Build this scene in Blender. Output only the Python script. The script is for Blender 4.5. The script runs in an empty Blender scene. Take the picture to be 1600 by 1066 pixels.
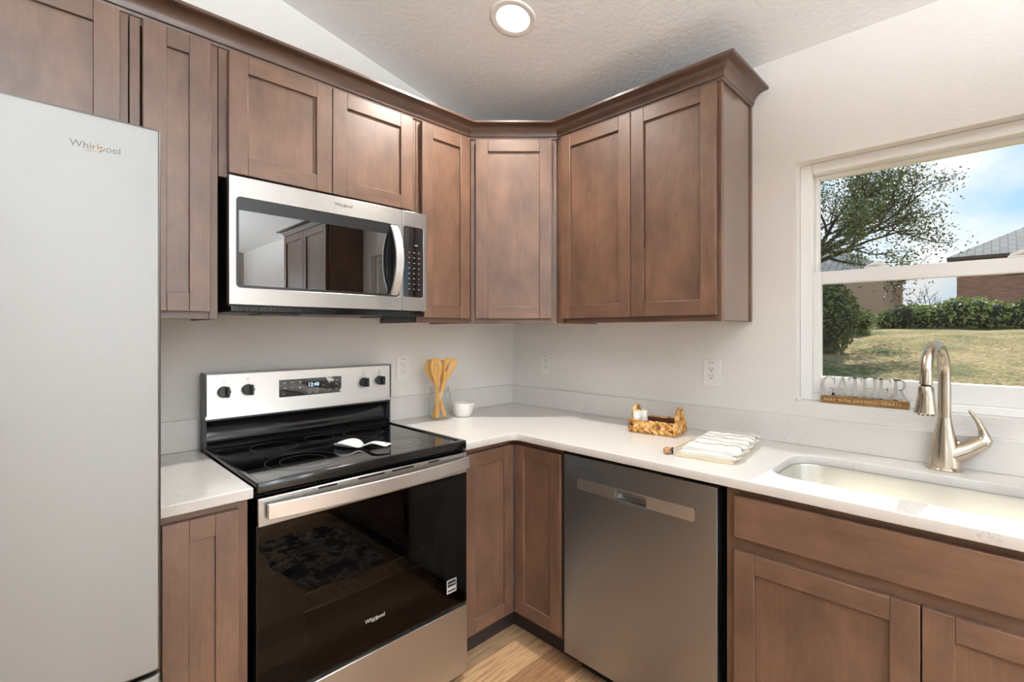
import bpy, bmesh, math, random
from math import sin, cos, pi, radians as RAD, sqrt
from mathutils import Vector, Matrix

random.seed(7)
SC = bpy.context.scene
COL = SC.collection

# ------------------------------------------------------------------ camera
CAM = Vector((-2.1198, -2.1005, 1.347))
cd = bpy.data.cameras.new('camera'); cam = bpy.data.objects.new('camera', cd); COL.objects.link(cam)
cam.location = CAM
cam.rotation_euler = (RAD(90), 0, RAD(-45.13))
cd.sensor_width = 36; cd.lens = 753.8/1600*36; cd.shift_y = -14.2/1600; cd.clip_start = .02; cd.clip_end = 300
SC.camera = cam

# ------------------------------------------------------------------ view
vs = SC.view_settings
vs.view_transform = 'Standard'; vs.look = 'None'; vs.gamma = 1; vs.exposure = 0.26; vs.use_curve_mapping = False
SC.display_settings.display_device = 'sRGB'
cy = SC.cycles
cy.max_bounces = 10; cy.diffuse_bounces = 5; cy.glossy_bounces = 5; cy.transmission_bounces = 8; cy.transparent_max_bounces = 16
cy.sample_clamp_indirect = 6; cy.caustics_reflective = False; cy.caustics_refractive = False
cy.use_denoising = True

# ------------------------------------------------------------------ world: blue sky with white clouds
w = bpy.data.worlds.new('sky'); SC.world = w; w.use_nodes = True
nt = w.node_tree; nt.nodes.clear()
def WN(t, **k):
    n = nt.nodes.new(t)
    for a, b in k.items(): setattr(n, a, b)
    return n
wo = WN('ShaderNodeOutputWorld'); bg = WN('ShaderNodeBackground'); bg.inputs[1].default_value = 1.0
tc = WN('ShaderNodeTexCoord'); sp = WN('ShaderNodeSeparateXYZ'); rp = WN('ShaderNodeValToRGB')
nt.links.new(tc.outputs['Generated'], sp.inputs[0]); nt.links.new(sp.outputs[2], rp.inputs[0])
e = rp.color_ramp.elements; e[0].position = 0.0; e[0].color = (.66, .82, .97, 1); e[1].position = .7; e[1].color = (.16, .36, .78, 1)
el = rp.color_ramp.elements.new(.16); el.color = (.47, .70, .96, 1)
mp = WN('ShaderNodeMapping'); mp.inputs['Scale'].default_value = (1, 1, 1.9); mp.inputs['Location'].default_value = (.35, .62, .15)
nz = WN('ShaderNodeTexNoise'); nz.inputs['Scale'].default_value = 2.6; nz.inputs['Detail'].default_value = 7; nz.inputs['Roughness'].default_value = .52
cr = WN('ShaderNodeValToRGB'); cr.color_ramp.elements[0].position = .46; cr.color_ramp.elements[1].position = .60
mx = WN('ShaderNodeMixRGB'); mx.inputs[2].default_value = (.95, .96, .98, 1)
nt.links.new(tc.outputs['Generated'], mp.inputs[0]); nt.links.new(mp.outputs[0], nz.inputs[0]); nt.links.new(nz.outputs[0], cr.inputs[0])
nt.links.new(cr.outputs[0], mx.inputs[0]); nt.links.new(rp.outputs[0], mx.inputs[1]); nt.links.new(mx.outputs[0], bg.inputs[0]); nt.links.new(bg.outputs[0], wo.inputs[0])

# ------------------------------------------------------------------ lights
def link_light(ld, name, loc, rot):
    o = bpy.data.objects.new(name, ld); COL.objects.link(o); o.location = loc; o.rotation_euler = rot; return o
sd = bpy.data.lights.new('sun', 'SUN'); sd.energy = 9.0; sd.angle = RAD(.55); sd.color = (1, .95, .87)
so = link_light(sd, 'sun', (8, -2, 8), (0, 0, 0))
so.rotation_euler = Vector((-.778, .03, -.628)).to_track_quat('-Z', 'Y').to_euler()
def daylight(name, loc, rot, sx, sy, power, color=(.82, .92, 1)):
    l = bpy.data.lights.new(name, 'AREA'); l.shape = 'RECTANGLE'; l.size = sx; l.size_y = sy; l.energy = power; l.color = color
    return link_light(l, name, loc, rot)
# area lights as daylight: patio door read from fridge reflection, two windows added unseen
daylight('daylight_patio_door', (-1.15, -5.96, 1.1), (RAD(90), 0, RAD(180)), 1.5, 2.0, 500)
daylight('added_light_living_window', (-4.2, -5.96, 1.6), (RAD(90), 0, RAD(180)), 2.4, 1.5, 95)
daylight('added_light_side_window', (-5.96, -4.3, 1.6), (RAD(90), 0, RAD(-90)), 2.4, 1.5, 16)
DOWNLIGHT_POWER = 15; DOWNLIGHT_DIM = 1.2

# ------------------------------------------------------------------ material helpers
def S(r, g, b):
    f = lambda c: (c/255/12.92 if c/255 <= .04045 else ((c/255+.055)/1.055)**2.4)
    return (f(r), f(g), f(b), 1)
M = {}
def mat(name, color=(.5, .5, .5, 1), rough=.5, metal=0, **k):
    m = bpy.data.materials.new(name); m.use_nodes = True
    b = m.node_tree.nodes['Principled BSDF']
    b.inputs['Base Color'].default_value = color; b.inputs['Roughness'].default_value = rough; b.inputs['Metallic'].default_value = metal
    for a, v in k.items(): b.inputs[a].default_value = v
    M[name] = m; return m, m.node_tree, b
def nd(t, typ, **k):
    n = t.nodes.new(typ)
    for a, v in k.items():
        if a in n.inputs: n.inputs[a].default_value = v
        else: setattr(n, a, v)
    return n
def coords(t, scale=(1, 1, 1), rand=0.0, rot=(0, 0, 0)):
    tcn = nd(t, 'ShaderNodeTexCoord'); m = nd(t, 'ShaderNodeMapping'); m.inputs['Scale'].default_value = scale; m.inputs['Rotation'].default_value = rot
    if rand:
        oi = nd(t, 'ShaderNodeObjectInfo'); mu = nd(t, 'ShaderNodeMath', operation='MULTIPLY'); mu.inputs[1].default_value = rand
        t.links.new(oi.outputs['Random'], mu.inputs[0]); cb = nd(t, 'ShaderNodeCombineXYZ')
        for i in range(3): t.links.new(mu.outputs[0], cb.inputs[i])
        t.links.new(cb.outputs[0], m.inputs['Location'])
    t.links.new(tcn.outputs['Object'], m.inputs[0]); return m.outputs[0]
def noise(t, vec, scale, detail=3, rough=.5):
    n = nd(t, 'ShaderNodeTexNoise', Scale=scale, Detail=detail, Roughness=rough); t.links.new(vec, n.inputs['Vector']); return n.outputs[0]
def ramp(t, fac, stops):
    r = nd(t, 'ShaderNodeValToRGB'); es = r.color_ramp.elements
    es[0].position, es[0].color = stops[0]; es[1].position, es[1].color = stops[-1]
    for p, c in stops[1:-1]:
        x = es.new(p); x.color = c
    t.links.new(fac, r.inputs[0]); return r.outputs[0]
def mixc(t, fac, a, b, blend='MIX'):
    m = nd(t, 'ShaderNodeMixRGB', blend_type=blend)
    for i, v in ((0, fac), (1, a), (2, b)):
        if hasattr(v, 'links'): t.links.new(v, m.inputs[i])
        else: m.inputs[i].default_value = v
    return m.outputs[0]
def bump(t, b, h, strength, dist=.002):
    n = nd(t, 'ShaderNodeBump', Strength=strength, Distance=dist); t.links.new(h, n.inputs['Height']); t.links.new(n.outputs[0], b.inputs['Normal'])
def simple(name, c, rough=.5, metal=0, **k): return mat(name, c, rough, metal, **k)[0]

# painted walls and ceiling with orange-peel / knockdown texture
def paint(name, c, sc, st, dist):
    m, t, b = mat(name, c, .62)
    v = coords(t); n = noise(t, v, sc, 4, .55); bump(t, b, ramp(t, n, [(.38, (0, 0, 0, 1)), (.62, (1, 1, 1, 1))]), st, dist)
    return m
paint('wall_paint', S(236, 232, 227), 95, .30, .0022)
paint('ceiling_paint', S(240, 240, 239), 48, .3, .003)
paint('room_paint', S(158, 149, 140), 95, .2, .002)
# stained maple
def wood(name, scale, c0, c1, rough=.42):
    m, t, b = mat(name, c0, rough)
    v = coords(t, scale, rand=13); g = noise(t, v, 9, 6, .62)
    v2 = coords(t, (1, 1, .55) if scale[2] < scale[0] else (.55, 1, 1), rand=7); bl = noise(t, v2, 8, 4, .62)
    base = mixc(t, ramp(t, bl, [(.3, (0, 0, 0, 1)), (.72, (1, 1, 1, 1))]), c0, c1)
    gr = ramp(t, g, [(.3, (.88, .87, .86, 1)), (.7, (1.09, 1.09, 1.09, 1))])
    t.links.new(mixc(t, 1.0, base, gr, 'MULTIPLY'), b.inputs['Base Color'])
    bump(t, b, g, .06, .001)
    b.inputs['Coat Weight'].default_value = .35; b.inputs['Coat Roughness'].default_value = .38
    return m
WC0, WC1 = S(84, 60, 46), S(118, 87, 68)
wood('wood', (16, 16, 1.0), WC0, WC1)
wood('wood_laminate', (16, 16, 1.0), WC0, WC1, .2); M['wood_laminate'].node_tree.nodes['Principled BSDF'].inputs['Coat Weight'].default_value = 1; M['wood_laminate'].node_tree.nodes['Principled BSDF'].inputs['Coat Roughness'].default_value = .16
wood('wood_across', (1.0, 16, 16), WC0, WC1)
wood('crown_wood', (.4, .4, 5), S(76, 56, 46), S(94, 71, 58), .3)
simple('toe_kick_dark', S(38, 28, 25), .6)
simple('cabinet_inside', S(150, 110, 80), .6)
# white quartz with thin grey veins
m, t, b = mat('quartz', S(228, 224, 219), .18)
v = coords(t); n1 = noise(t, v, 3.2, 6, .65); vein = ramp(t, n1, [(.492, (0, 0, 0, 1)), (.5, (1, 1, 1, 1)), (.508, (0, 0, 0, 1))])
n2 = noise(t, v, 2.3, 2); msk = mixc(t, 1.0, vein, ramp(t, n2, [(.54, (0, 0, 0, 1)), (.7, (.45, .45, .45, 1))]), 'MULTIPLY')
t.links.new(mixc(t, msk, S(228, 224, 219), S(150, 144, 138)), b.inputs['Base Color'])
# brushed steel: brush lines along x (horizontal on the fronts)
def steel(name, c, rough, stretch=(1.2, 1.2, 130), aniso=.0, st=.12, metal=1.0):
    m, t, b = mat(name, c, rough, metal)
    v = coords(t, stretch); n = noise(t, v, 7, 4, .6)
    r = nd(t, 'ShaderNodeMapRange'); r.inputs[3].default_value = rough-.05; r.inputs[4].default_value = rough+.07
    t.links.new(n, r.inputs[0]); t.links.new(r.outputs[0], b.inputs['Roughness'])
    if aniso:
        tg = nd(t, 'ShaderNodeTangent', direction_type='RADIAL', axis='Z'); t.links.new(tg.outputs[0], b.inputs['Tangent'])
        b.inputs['Anisotropic'].default_value = aniso; b.inputs['Anisotropic Rotation'].default_value = .25
    return m
steel('steel', S(196, 194, 191), .32, aniso=.6)
steel('steel_fridge', S(130, 128, 125), .45, aniso=.7)
steel('steel_dark', S(166, 168, 171), .38, aniso=.6)
steel('steel_sink', S(205, 202, 194), .36, (1.2, 60, 1.2), metal=.82)
steel('steel_bright', S(235, 233, 230), .34)
steel('nickel', S(190, 178, 160), .22, (20, 20, 20), metal=1)
simple('chrome', S(225, 225, 225), .12, 1)
simple('black_plastic', S(18, 18, 19), .35)
simple('black_enamel', S(14, 14, 15), .12)
simple('black_glass', S(7, 7, 8), .04, **{'IOR': 1.8})
simple('dark_grey', S(70, 69, 68), .4)
simple('grey_print', S(205, 205, 205), .5)
simple('dark_print', S(75, 72, 70), .4, .5)
simple('gold_print', S(176, 146, 100), .45, .2)
simple('white_vinyl', S(243, 242, 240), .3)
simple('white_plastic', S(240, 237, 232), .35)
simple('slot_dark', S(60, 56, 52), .6)
simple('ceramic_white', S(240, 238, 234), .22)
simple('ceramic_matte', S(240, 237, 232), .4)
simple('trim_white', S(238, 236, 232), .4)
def emit(name, c, s):
    m, t, b = mat(name, (0, 0, 0, 1), .6); b.inputs['Emission Color'].default_value = c; b.inputs['Emission Strength'].default_value = s; return m
emit('lamp_lens', (1, .96, .9, 1), 6)
emit('clock_digits', (.55, .8, 1, 1), 1.6)
# clear glass as a see-through / mirror mix
def clear(name, tint, refl_scale=1.0, rough=0.0, ior=1.5, floor_=0.0):
    m = bpy.data.materials.new(name); m.use_nodes = True; t = m.node_tree; t.nodes.clear(); M[name] = m
    o = nd(t, 'ShaderNodeOutputMaterial'); a = nd(t, 'ShaderNodeBsdfTransparent'); a.inputs[0].default_value = tint
    g = nd(t, 'ShaderNodeBsdfGlossy', Roughness=rough); f = nd(t, 'ShaderNodeFresnel', IOR=ior)
    mm = nd(t, 'ShaderNodeMath', operation='MULTIPLY_ADD', use_clamp=True); mm.inputs[1].default_value = refl_scale; mm.inputs[2].default_value = floor_
    gb = nd(t, 'ShaderNodeNewGeometry'); fb = nd(t, 'ShaderNodeMath', operation='SUBTRACT', use_clamp=True)
    x = nd(t, 'ShaderNodeMixShader'); t.links.new(f.outputs[0], mm.inputs[0]); t.links.new(mm.outputs[0], fb.inputs[0]); t.links.new(gb.outputs['Backfacing'], fb.inputs[1]); t.links.new(fb.outputs[0], x.inputs[0])
    t.links.new(a.outputs[0], x.inputs[1]); t.links.new(g.outputs[0], x.inputs[2]); t.links.new(x.outputs[0], o.inputs[0])
    return m
clear('window_glass', (.97, .985, .98, 1), 1.0)
clear('jar_glass', (.975, .985, .98, 1), 1.6)
clear('oven_glass', (.42, .41, .40, 1), .75, ior=1.5)
clear('microwave_glass', (.03, .03, .03, 1), 1.0, ior=1.7, floor_=.20)
m = bpy.data.materials.new('screen_mesh'); m.use_nodes = True; t = m.node_tree; t.nodes.clear(); M['screen_mesh'] = m
o = nd(t, 'ShaderNodeOutputMaterial'); a = nd(t, 'ShaderNodeBsdfTransparent'); d = nd(t, 'ShaderNodeBsdfDiffuse'); d.inputs[0].default_value = S(60, 60, 60)
x = nd(t, 'ShaderNodeMixShader'); x.inputs[0].default_value = .13
t.links.new(a.outputs[0], x.inputs[1]); t.links.new(d.outputs[0], x.inputs[2]); t.links.new(x.outputs[0], o.inputs[0])
# floor planks (run along x)
m, t, b = mat('plank_floor', S(170, 128, 92), .42)
v = coords(t); br = nd(t, 'ShaderNodeTexBrick'); t.links.new(v, br.inputs['Vector'])
for k_, v_ in (('Scale', 1), ('Mortar Size', .0012), ('Brick Width', 1.22), ('Row Height', .155), ('Bias', 0)): br.inputs[k_].default_value = v_
br.offset = .37; br.inputs['Color1'].default_value = (.1, .1, .1, 1); br.inputs['Color2'].default_value = (.9, .9, .9, 1); br.inputs['Mortar'].default_value = (0, 0, 0, 1)
tone = ramp(t, br.outputs[0], [(0, S(112, 78, 52)), (.3, S(178, 134, 96)), (.7, S(212, 172, 130)), (1, S(226, 188, 146))])
v2 = coords(t, (2.2, 26, 1)); g = noise(t, v2, 3, 6, .65)
gc = ramp(t, g, [(.3, (.50, .45, .40, 1)), (.52, (.98, .97, .96, 1)), (.72, (1.14, 1.13, 1.12, 1))])
t.links.new(mixc(t, 1.0, tone, gc, 'MULTIPLY'), b.inputs['Base Color']); bump(t, b, g, .12, .001)
# bamboo utensils
m, t, b = mat('bamboo', S(222, 170, 92), .45)
v = coords(t, (30, 30, 2), rand=5); g = noise(t, v, 5, 4); t.links.new(ramp(t, g, [(.3, S(206, 148, 72)), (.7, S(236, 188, 110))]), b.inputs['Base Color'])
m, t, b = mat('dark_wood', S(120, 82, 40), .5)
v = coords(t, (3, 30, 30)); g = noise(t, v, 6, 5); t.links.new(ramp(t, g, [(.3, S(98, 62, 26)), (.7, S(164, 120, 62))]), b.inputs['Base Color'])
m, t, b = mat('hyacinth', S(205, 150, 78), .6)
v = coords(t, (1, 1, 1), rand=3); g = noise(t, v, 34, 5, .6); t.links.new(ramp(t, g, [(.34, S(112, 66, 24)), (.5, S(196, 142, 72)), (.66, S(236, 198, 134))]), b.inputs['Base Color']); bump(t, b, g, .5, .002)
simple('basket_inside', S(92, 50, 28), .8)
simple('linen', S(222, 207, 178), .9)
simple('tan_wood', S(178, 130, 88), .5)
simple('cork_top', S(205, 178, 130), .7)
m, t, b = mat('towel_cloth', S(234, 232, 227), .95); v = coords(t); g = noise(t, v, 260, 2); bump(t, b, g, .8, .003)
simple('towel_stripe', S(72, 58, 58), .95)
# rug
m, t, b = mat('rug_pile', S(60, 52, 48), .95); v = coords(t, (1, 1, 1)); g = noise(t, v, 9, 3, .6)
t.links.new(ramp(t, g, [(.40, S(44, 42, 42)), (.48, S(80, 66, 60)), (.54, S(220, 190, 166)), (.60, S(80, 70, 64)), (.70, S(200, 186, 168))]), b.inputs['Base Color'])
# outdoors
m, t, b = mat('lawn', S(130, 126, 74), .95); v = coords(t); g1 = noise(t, v, .8, 4, .6); g2 = noise(t, v, 14, 6, .72)
base = ramp(t, g1, [(.36, S(92, 112, 46)), (.5, S(156, 142, 92)), (.64, S(184, 164, 118))])
t.links.new(mixc(t, 1.0, base, ramp(t, g2, [(.36, (.38, .38, .33, 1)), (.66, (1.8, 1.72, 1.55, 1))]), 'MULTIPLY'), b.inputs['Base Color']); bump(t, b, g2, .9, .12)
def leafmat(name, a, c):
    m, t, b = mat(name, a, .6); v = coords(t); g = noise(t, v, 1.6, 4, .65); t.links.new(ramp(t, g, [(.35, a), (.65, c)]), b.inputs['Base Color'])
    b.inputs['Transmission Weight'].default_value = 0
leafmat('leaf_dark', S(66, 76, 40), S(124, 132, 72)); leafmat('leaf_hedge', S(104, 124, 58), S(186, 198, 112)); leafmat('leaf_shrub', S(60, 72, 38), S(128, 140, 74))
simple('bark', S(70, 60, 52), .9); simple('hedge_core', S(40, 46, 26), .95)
m, t, b = mat('brick', S(140, 98, 80), .9); v0 = coords(t); sx_ = nd(t, 'ShaderNodeSeparateXYZ'); t.links.new(v0, sx_.inputs[0]); cx_ = nd(t, 'ShaderNodeCombineXYZ'); ad_ = nd(t, 'ShaderNodeMath', operation='ADD')
t.links.new(sx_.outputs[0], ad_.inputs[0]); t.links.new(sx_.outputs[1], ad_.inputs[1]); t.links.new(ad_.outputs[0], cx_.inputs[0]); t.links.new(sx_.outputs[2], cx_.inputs[1]); v = cx_.outputs[0]; br = nd(t, 'ShaderNodeTexBrick'); t.links.new(v, br.inputs['Vector'])
br.inputs['Scale'].default_value = 1; br.inputs['Brick Width'].default_value = .26; br.inputs['Row Height'].default_value = .09; br.inputs['Mortar Size'].default_value = .01
br.inputs['Color1'].default_value = S(172, 112, 88); br.inputs['Color2'].default_value = S(198, 140, 112); br.inputs['Mortar'].default_value = S(176, 160, 146); t.links.new(br.outputs[0], b.inputs['Base Color'])
m, t, b = mat('shingle', S(120, 116, 110), .9); v = coords(t); br = nd(t, 'ShaderNodeTexBrick'); t.links.new(v, br.inputs['Vector'])
br.inputs['Scale'].default_value = 1; br.inputs['Brick Width'].default_value = .5; br.inputs['Row Height'].default_value = .28; br.inputs['Mortar Size'].default_value = .02
br.inputs['Color1'].default_value = S(122, 122, 116); br.inputs['Color2'].default_value = S(140, 138, 132); br.inputs['Mortar'].default_value = S(92, 92, 88); t.links.new(br.outputs[0], b.inputs['Base Color'])
simple('stucco_tan', S(190, 160, 138), .9); simple('fascia', S(90, 76, 66), .8); simple('pale_roof', S(140, 136, 128), .9); simple('dark_pane', S(40, 46, 54), .15)

# ------------------------------------------------------------------ mesh builder
class MB:
    def __init__(s): s.v = []; s.f = []; s.m = []; s.cur = 0
    def add(s, vs, fs):
        k = len(s.v); s.v += [tuple(p) for p in vs]
        for f in fs: s.f.append(tuple(i+k for i in f)); s.m.append(s.cur)
        return s
    def mi(s, i): s.cur = i; return s
    def box(s, x0, x1, y0, y1, z0, z1):
        x0, x1 = min(x0, x1), max(x0, x1); y0, y1 = min(y0, y1), max(y0, y1); z0, z1 = min(z0, z1), max(z0, z1)
        return s.add([(x0,y0,z0),(x1,y0,z0),(x1,y1,z0),(x0,y1,z0),(x0,y0,z1),(x1,y0,z1),(x1,y1,z1),(x0,y1,z1)],
                     [(0,3,2,1),(4,5,6,7),(0,1,5,4),(1,2,6,5),(2,3,7,6),(3,0,4,7)])
    def prism(s, poly, ax, d0, d1):
        P = {'z': lambda a, b, d: (a, b, d), 'y': lambda a, b, d: (a, d, b), 'x': lambda a, b, d: (d, a, b)}[ax]
        n = len(poly)
        return s.add([P(a, b, d0) for a, b in poly]+[P(a, b, d1) for a, b in poly],
                     [tuple(range(n)), tuple(range(2*n-1, n-1, -1))]+[(i, (i+1) % n, n+(i+1) % n, n+i) for i in range(n)])
    def lathe(s, prof, c=(0, 0, 0), n=32, ax='z', a0=0.0):
        P = {'z': lambda r, h, a: (c[0]+r*cos(a), c[1]+r*sin(a), c[2]+h), 'y': lambda r, h, a: (c[0]+r*cos(a), c[1]+h, c[2]+r*sin(a)),
             'x': lambda r, h, a: (c[0]+h, c[1]+r*cos(a), c[2]+r*sin(a))}[ax]
        vs = []; fs = []
        for r, h in prof: vs += [P(max(r, 1e-5), h, a0+2*pi*i/n) for i in range(n)]
        for j in range(len(prof)-1):
            fs += [(j*n+i, j*n+(i+1) % n, (j+1)*n+(i+1) % n, (j+1)*n+i) for i in range(n)]
        if prof[0] != prof[-1]:
            fs.append(tuple(range(n))); k = (len(prof)-1)*n; fs.append(tuple(range(k+n-1, k-1, -1)))
        return s.add(vs, fs)
    def cyl(s, c, r, h, ax='z', n=24): return s.lathe([(r, 0), (r, h)], c, n, ax)
    def tube(s, path, rad, n=12, flat=1.0, up=None):
        P = [Vector(p) for p in path]; R = rad if isinstance(rad, (list, tuple)) else [rad]*len(P)
        t0 = (P[1]-P[0]).normalized(); a = Vector(up) if up else (Vector((0, 0, 1)) if abs(t0.z) < .9 else Vector((1, 0, 0)))
        nrm = (a-t0*a.dot(t0)).normalized(); vs = []; fs = []
        for i, p in enumerate(P):
            t = ((P[min(i+1, len(P)-1)]-P[max(i-1, 0)])).normalized()
            nrm = (nrm-t*nrm.dot(t)).normalized(); b_ = t.cross(nrm)
            vs += [p+R[i]*(cos(2*pi*k/n)*nrm*flat+sin(2*pi*k/n)*b_) for k in range(n)]
        for j in range(len(P)-1):
            fs += [(j*n+i, j*n+(i+1) % n, (j+1)*n+(i+1) % n, (j+1)*n+i) for i in range(n)]
        k = (len(P)-1)*n; fs += [tuple(range(n)), tuple(range(k+n-1, k-1, -1))]
        return s.add(vs, fs)
    def ell(s, c, r, n=20, m=12):
        vs = [(c[0], c[1], c[2]+r[2])]; fs = []
        for j in range(1, m):
            th = pi*j/m
            vs += [(c[0]+r[0]*sin(th)*cos(2*pi*i/n), c[1]+r[1]*sin(th)*sin(2*pi*i/n), c[2]+r[2]*cos(th)) for i in range(n)]
        vs.append((c[0], c[1], c[2]-r[2])); L = len(vs)-1
        fs += [(0, 1+i, 1+(i+1) % n) for i in range(n)]
        for j in range(m-2): fs += [(1+j*n+i, 1+(j+1)*n+i, 1+(j+1)*n+(i+1) % n, 1+j*n+(i+1) % n) for i in range(n)]
        k = 1+(m-2)*n; fs += [(k+i, L, k+(i+1) % n) for i in range(n)]
        return s.add(vs, fs)
    def sweep(s, path, normals, prof):
        # prof: list of (out, z); path: xy points; normals: offset vector (unit offset, mitre included) per point
        n = len(prof); vs = []; fs = []
        for (px, py), (nx, ny) in zip(path, normals): vs += [(px+nx*o_, py+ny*o_, z_) for o_, z_ in prof]
        for j in range(len(path)-1): fs += [(j*n+i, j*n+(i+1) % n, (j+1)*n+(i+1) % n, (j+1)*n+i) for i in range(n)]
        k = (len(path)-1)*n; fs += [tuple(range(n)), tuple(range(k+n-1, k-1, -1))]
        return s.add(vs, fs)
    def text(s, txt, size, place, ext=.0004, spacing=1.0):
        vs, fs = text_geo(txt, size, ext, spacing); return s.add([place(*p) for p in vs], fs)
    def map(s, fn): s.v = [tuple(fn(*p)) for p in s.v]; return s
    def build(s, name, mats, parent=None, bevel=0, seg=2, ang=35, smooth=True, sub=0, recalc=True):
        me = bpy.data.meshes.new(name); me.from_pydata(s.v, [], s.f)
        for m_ in (mats if isinstance(mats, (list, tuple)) else [mats]): me.materials.append(M[m_])
        for p, i in zip(me.polygons, s.m): p.material_index = i
        if recalc:
            bm = bmesh.new(); bm.from_mesh(me); bmesh.ops.recalc_face_normals(bm, faces=bm.faces); bm.to_mesh(me); bm.free()
        if smooth:
            me.polygons.foreach_set('use_smooth', [True]*len(me.polygons)); me.set_sharp_from_angle(angle=RAD(ang))
        me.update()
        o = bpy.data.objects.new(name, me); COL.objects.link(o)
        if parent: o.parent = parent
        if bevel:
            b_ = o.modifiers.new('bevel', 'BEVEL'); b_.width = bevel; b_.segments = seg; b_.limit_method = 'ANGLE'; b_.angle_limit = RAD(40); b_.harden_normals = False
        if sub:
            q = o.modifiers.new('sub', 'SUBSURF'); q.levels = q.render_levels = sub
        return o
def curve_geo(polys, thick, bev=0.0, res=2):
    c = bpy.data.curves.new('tmp', 'CURVE'); c.dimensions = '2D'; c.fill_mode = 'BOTH'; c.extrude = thick/2-bev; c.bevel_depth = bev; c.bevel_resolution = res; c.offset = -bev
    for poly in polys:
        sp_ = c.splines.new('POLY'); sp_.points.add(len(poly)-1); sp_.use_cyclic_u = True
        for p, (a_, b_) in zip(sp_.points, poly): p.co = (a_, b_, 0, 1)
    o = bpy.data.objects.new('tmp', c); COL.objects.link(o); dg = bpy.context.evaluated_depsgraph_get()
    me = bpy.data.meshes.new_from_object(o.evaluated_get(dg)); vs = [tuple(v_.co) for v_ in me.vertices]; fs = [tuple(p.vertices) for p in me.polygons]
    bpy.data.objects.remove(o); bpy.data.curves.remove(c); bpy.data.meshes.remove(me); return vs, fs
def text_geo(txt, size, ext, spacing=1.0):
    c = bpy.data.curves.new('tmp', 'FONT'); c.body = txt; c.size = size; c.extrude = ext; c.space_character = spacing; c.align_x = 'CENTER'; c.resolution_u = 3
    o = bpy.data.objects.new('tmp', c); COL.objects.link(o); dg = bpy.context.evaluated_depsgraph_get()
    me = bpy.data.meshes.new_from_object(o.evaluated_get(dg)); vs = [tuple(v_.co) for v_ in me.vertices]; fs = [tuple(p.vertices) for p in me.polygons]
    bpy.data.objects.remove(o); bpy.data.curves.remove(c); bpy.data.meshes.remove(me); return vs, fs
def tag(o, label, cat, group=None):
    o['label'] = label; o['category'] = cat
    if group: o['group'] = group
    return o
def thing(name, label, cat, loc=(0, 0, 0), rz=0, group=None):
    o = bpy.data.objects.new(name, None); COL.objects.link(o); o.empty_display_size = .05; o.location = loc; o.rotation_euler = (0, 0, rz); return tag(o, label, cat, group)
def struct(o): o['kind'] = 'structure'; return o
def copy_tree(o, parent=None):
    c = o.copy(); COL.objects.link(c)
    if parent: c.parent = parent
    for ch in list(o.children): copy_tree(ch, c)
    return c
def rrect(x0, x1, y0, y1, r, n=8):
    out = []
    for cx_, cy_, a in ((x1-r, y1-r, 0), (x0+r, y1-r, 90), (x0+r, y0+r, 180), (x1-r, y0+r, 270)):
        out += [(cx_+r*cos(RAD(a+90*i/n)), cy_+r*sin(RAD(a+90*i/n))) for i in range(n+1)]
    return out
RB = RAD(-90)      # things on the window wall: local x runs away from the corner, local -y faces the room

# ------------------------------------------------------------------ room shell
CH = lambda x_: 2.44-.2125*x_
XW, YB = -6.0, -6.0
struct(MB().box(XW-.2, .2, YB-.2, .2, -.12, 0).build('floor', 'plank_floor'))
DLS = [(-.753, -.747), (-2.45, -.95), (-.9, -2.6), (-2.6, -2.9), (-4.4, -1.6), (-4.4, -4.4)]     # recessed downlights: the first is in view, the rest are added
SLP = math.atan(.2125); KS = cos(SLP)
vs_, fs_ = curve_geo([[((XW-.2)/KS, YB-.2), (.2/KS, YB-.2), (.2/KS, .2), ((XW-.2)/KS, .2)]]+[[(x_/KS+.0635*cos(2*pi*i/40), y_+.0635*sin(2*pi*i/40)) for i in range(40)] for x_, y_ in DLS], .12)
mb = MB(); mb.add([(a*KS+(c_+.06)*sin(SLP), b_, 2.44-a*sin(SLP)+(c_+.06)*KS) for a, b_, c_ in vs_], fs_); struct(mb.build('ceiling', 'ceiling_paint'))
struct(MB().prism([(XW-.2, 0), (.2, 0), (.2, CH(.2)), (XW-.2, CH(XW-.2))], 'y', 0, .15).build('wall_left', 'wall_paint'))
WY0, WY1, WZ0, WZ1 = -2.483, -1.558, 1.079, 2.006
vs_, fs_ = curve_geo([[(YB, 0), (0, 0), (0, 2.44), (YB, 2.44)], [(WY0, WZ0), (WY1, WZ0), (WY1, WZ1), (WY0, WZ1)]], .16)
mb = MB(); mb.add([(.08+c_, a_, b_) for a_, b_, c_ in vs_], fs_); struct(mb.build('wall_right', 'wall_paint', bevel=.012, seg=3))
def holed_wall(name, horiz, pos, holes, lo, hi, top):
    v_, f_ = curve_geo([[(lo, 0), (hi, 0), (hi, top(hi)), (lo, top(lo))]]+[[(a, c), (b_, c), (b_, d_), (a, d_)] for a, b_, c, d_ in holes], .15)
    q = MB(); q.add([((a, pos-.075+c, b_) if horiz else (pos-.075+c, a, b_)) for a, b_, c in v_], f_); return struct(q.build(name, 'room_paint'))
holed_wall('wall_back', True, YB, [(-1.9, -.4, .02, 2.1), (-5.4, -3.0, .85, 2.35)], XW, 0, CH)
holed_wall('wall_far', False, XW, [(-5.5, -3.1, .85, 2.35)], YB, 0, lambda y_: CH(XW))
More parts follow.
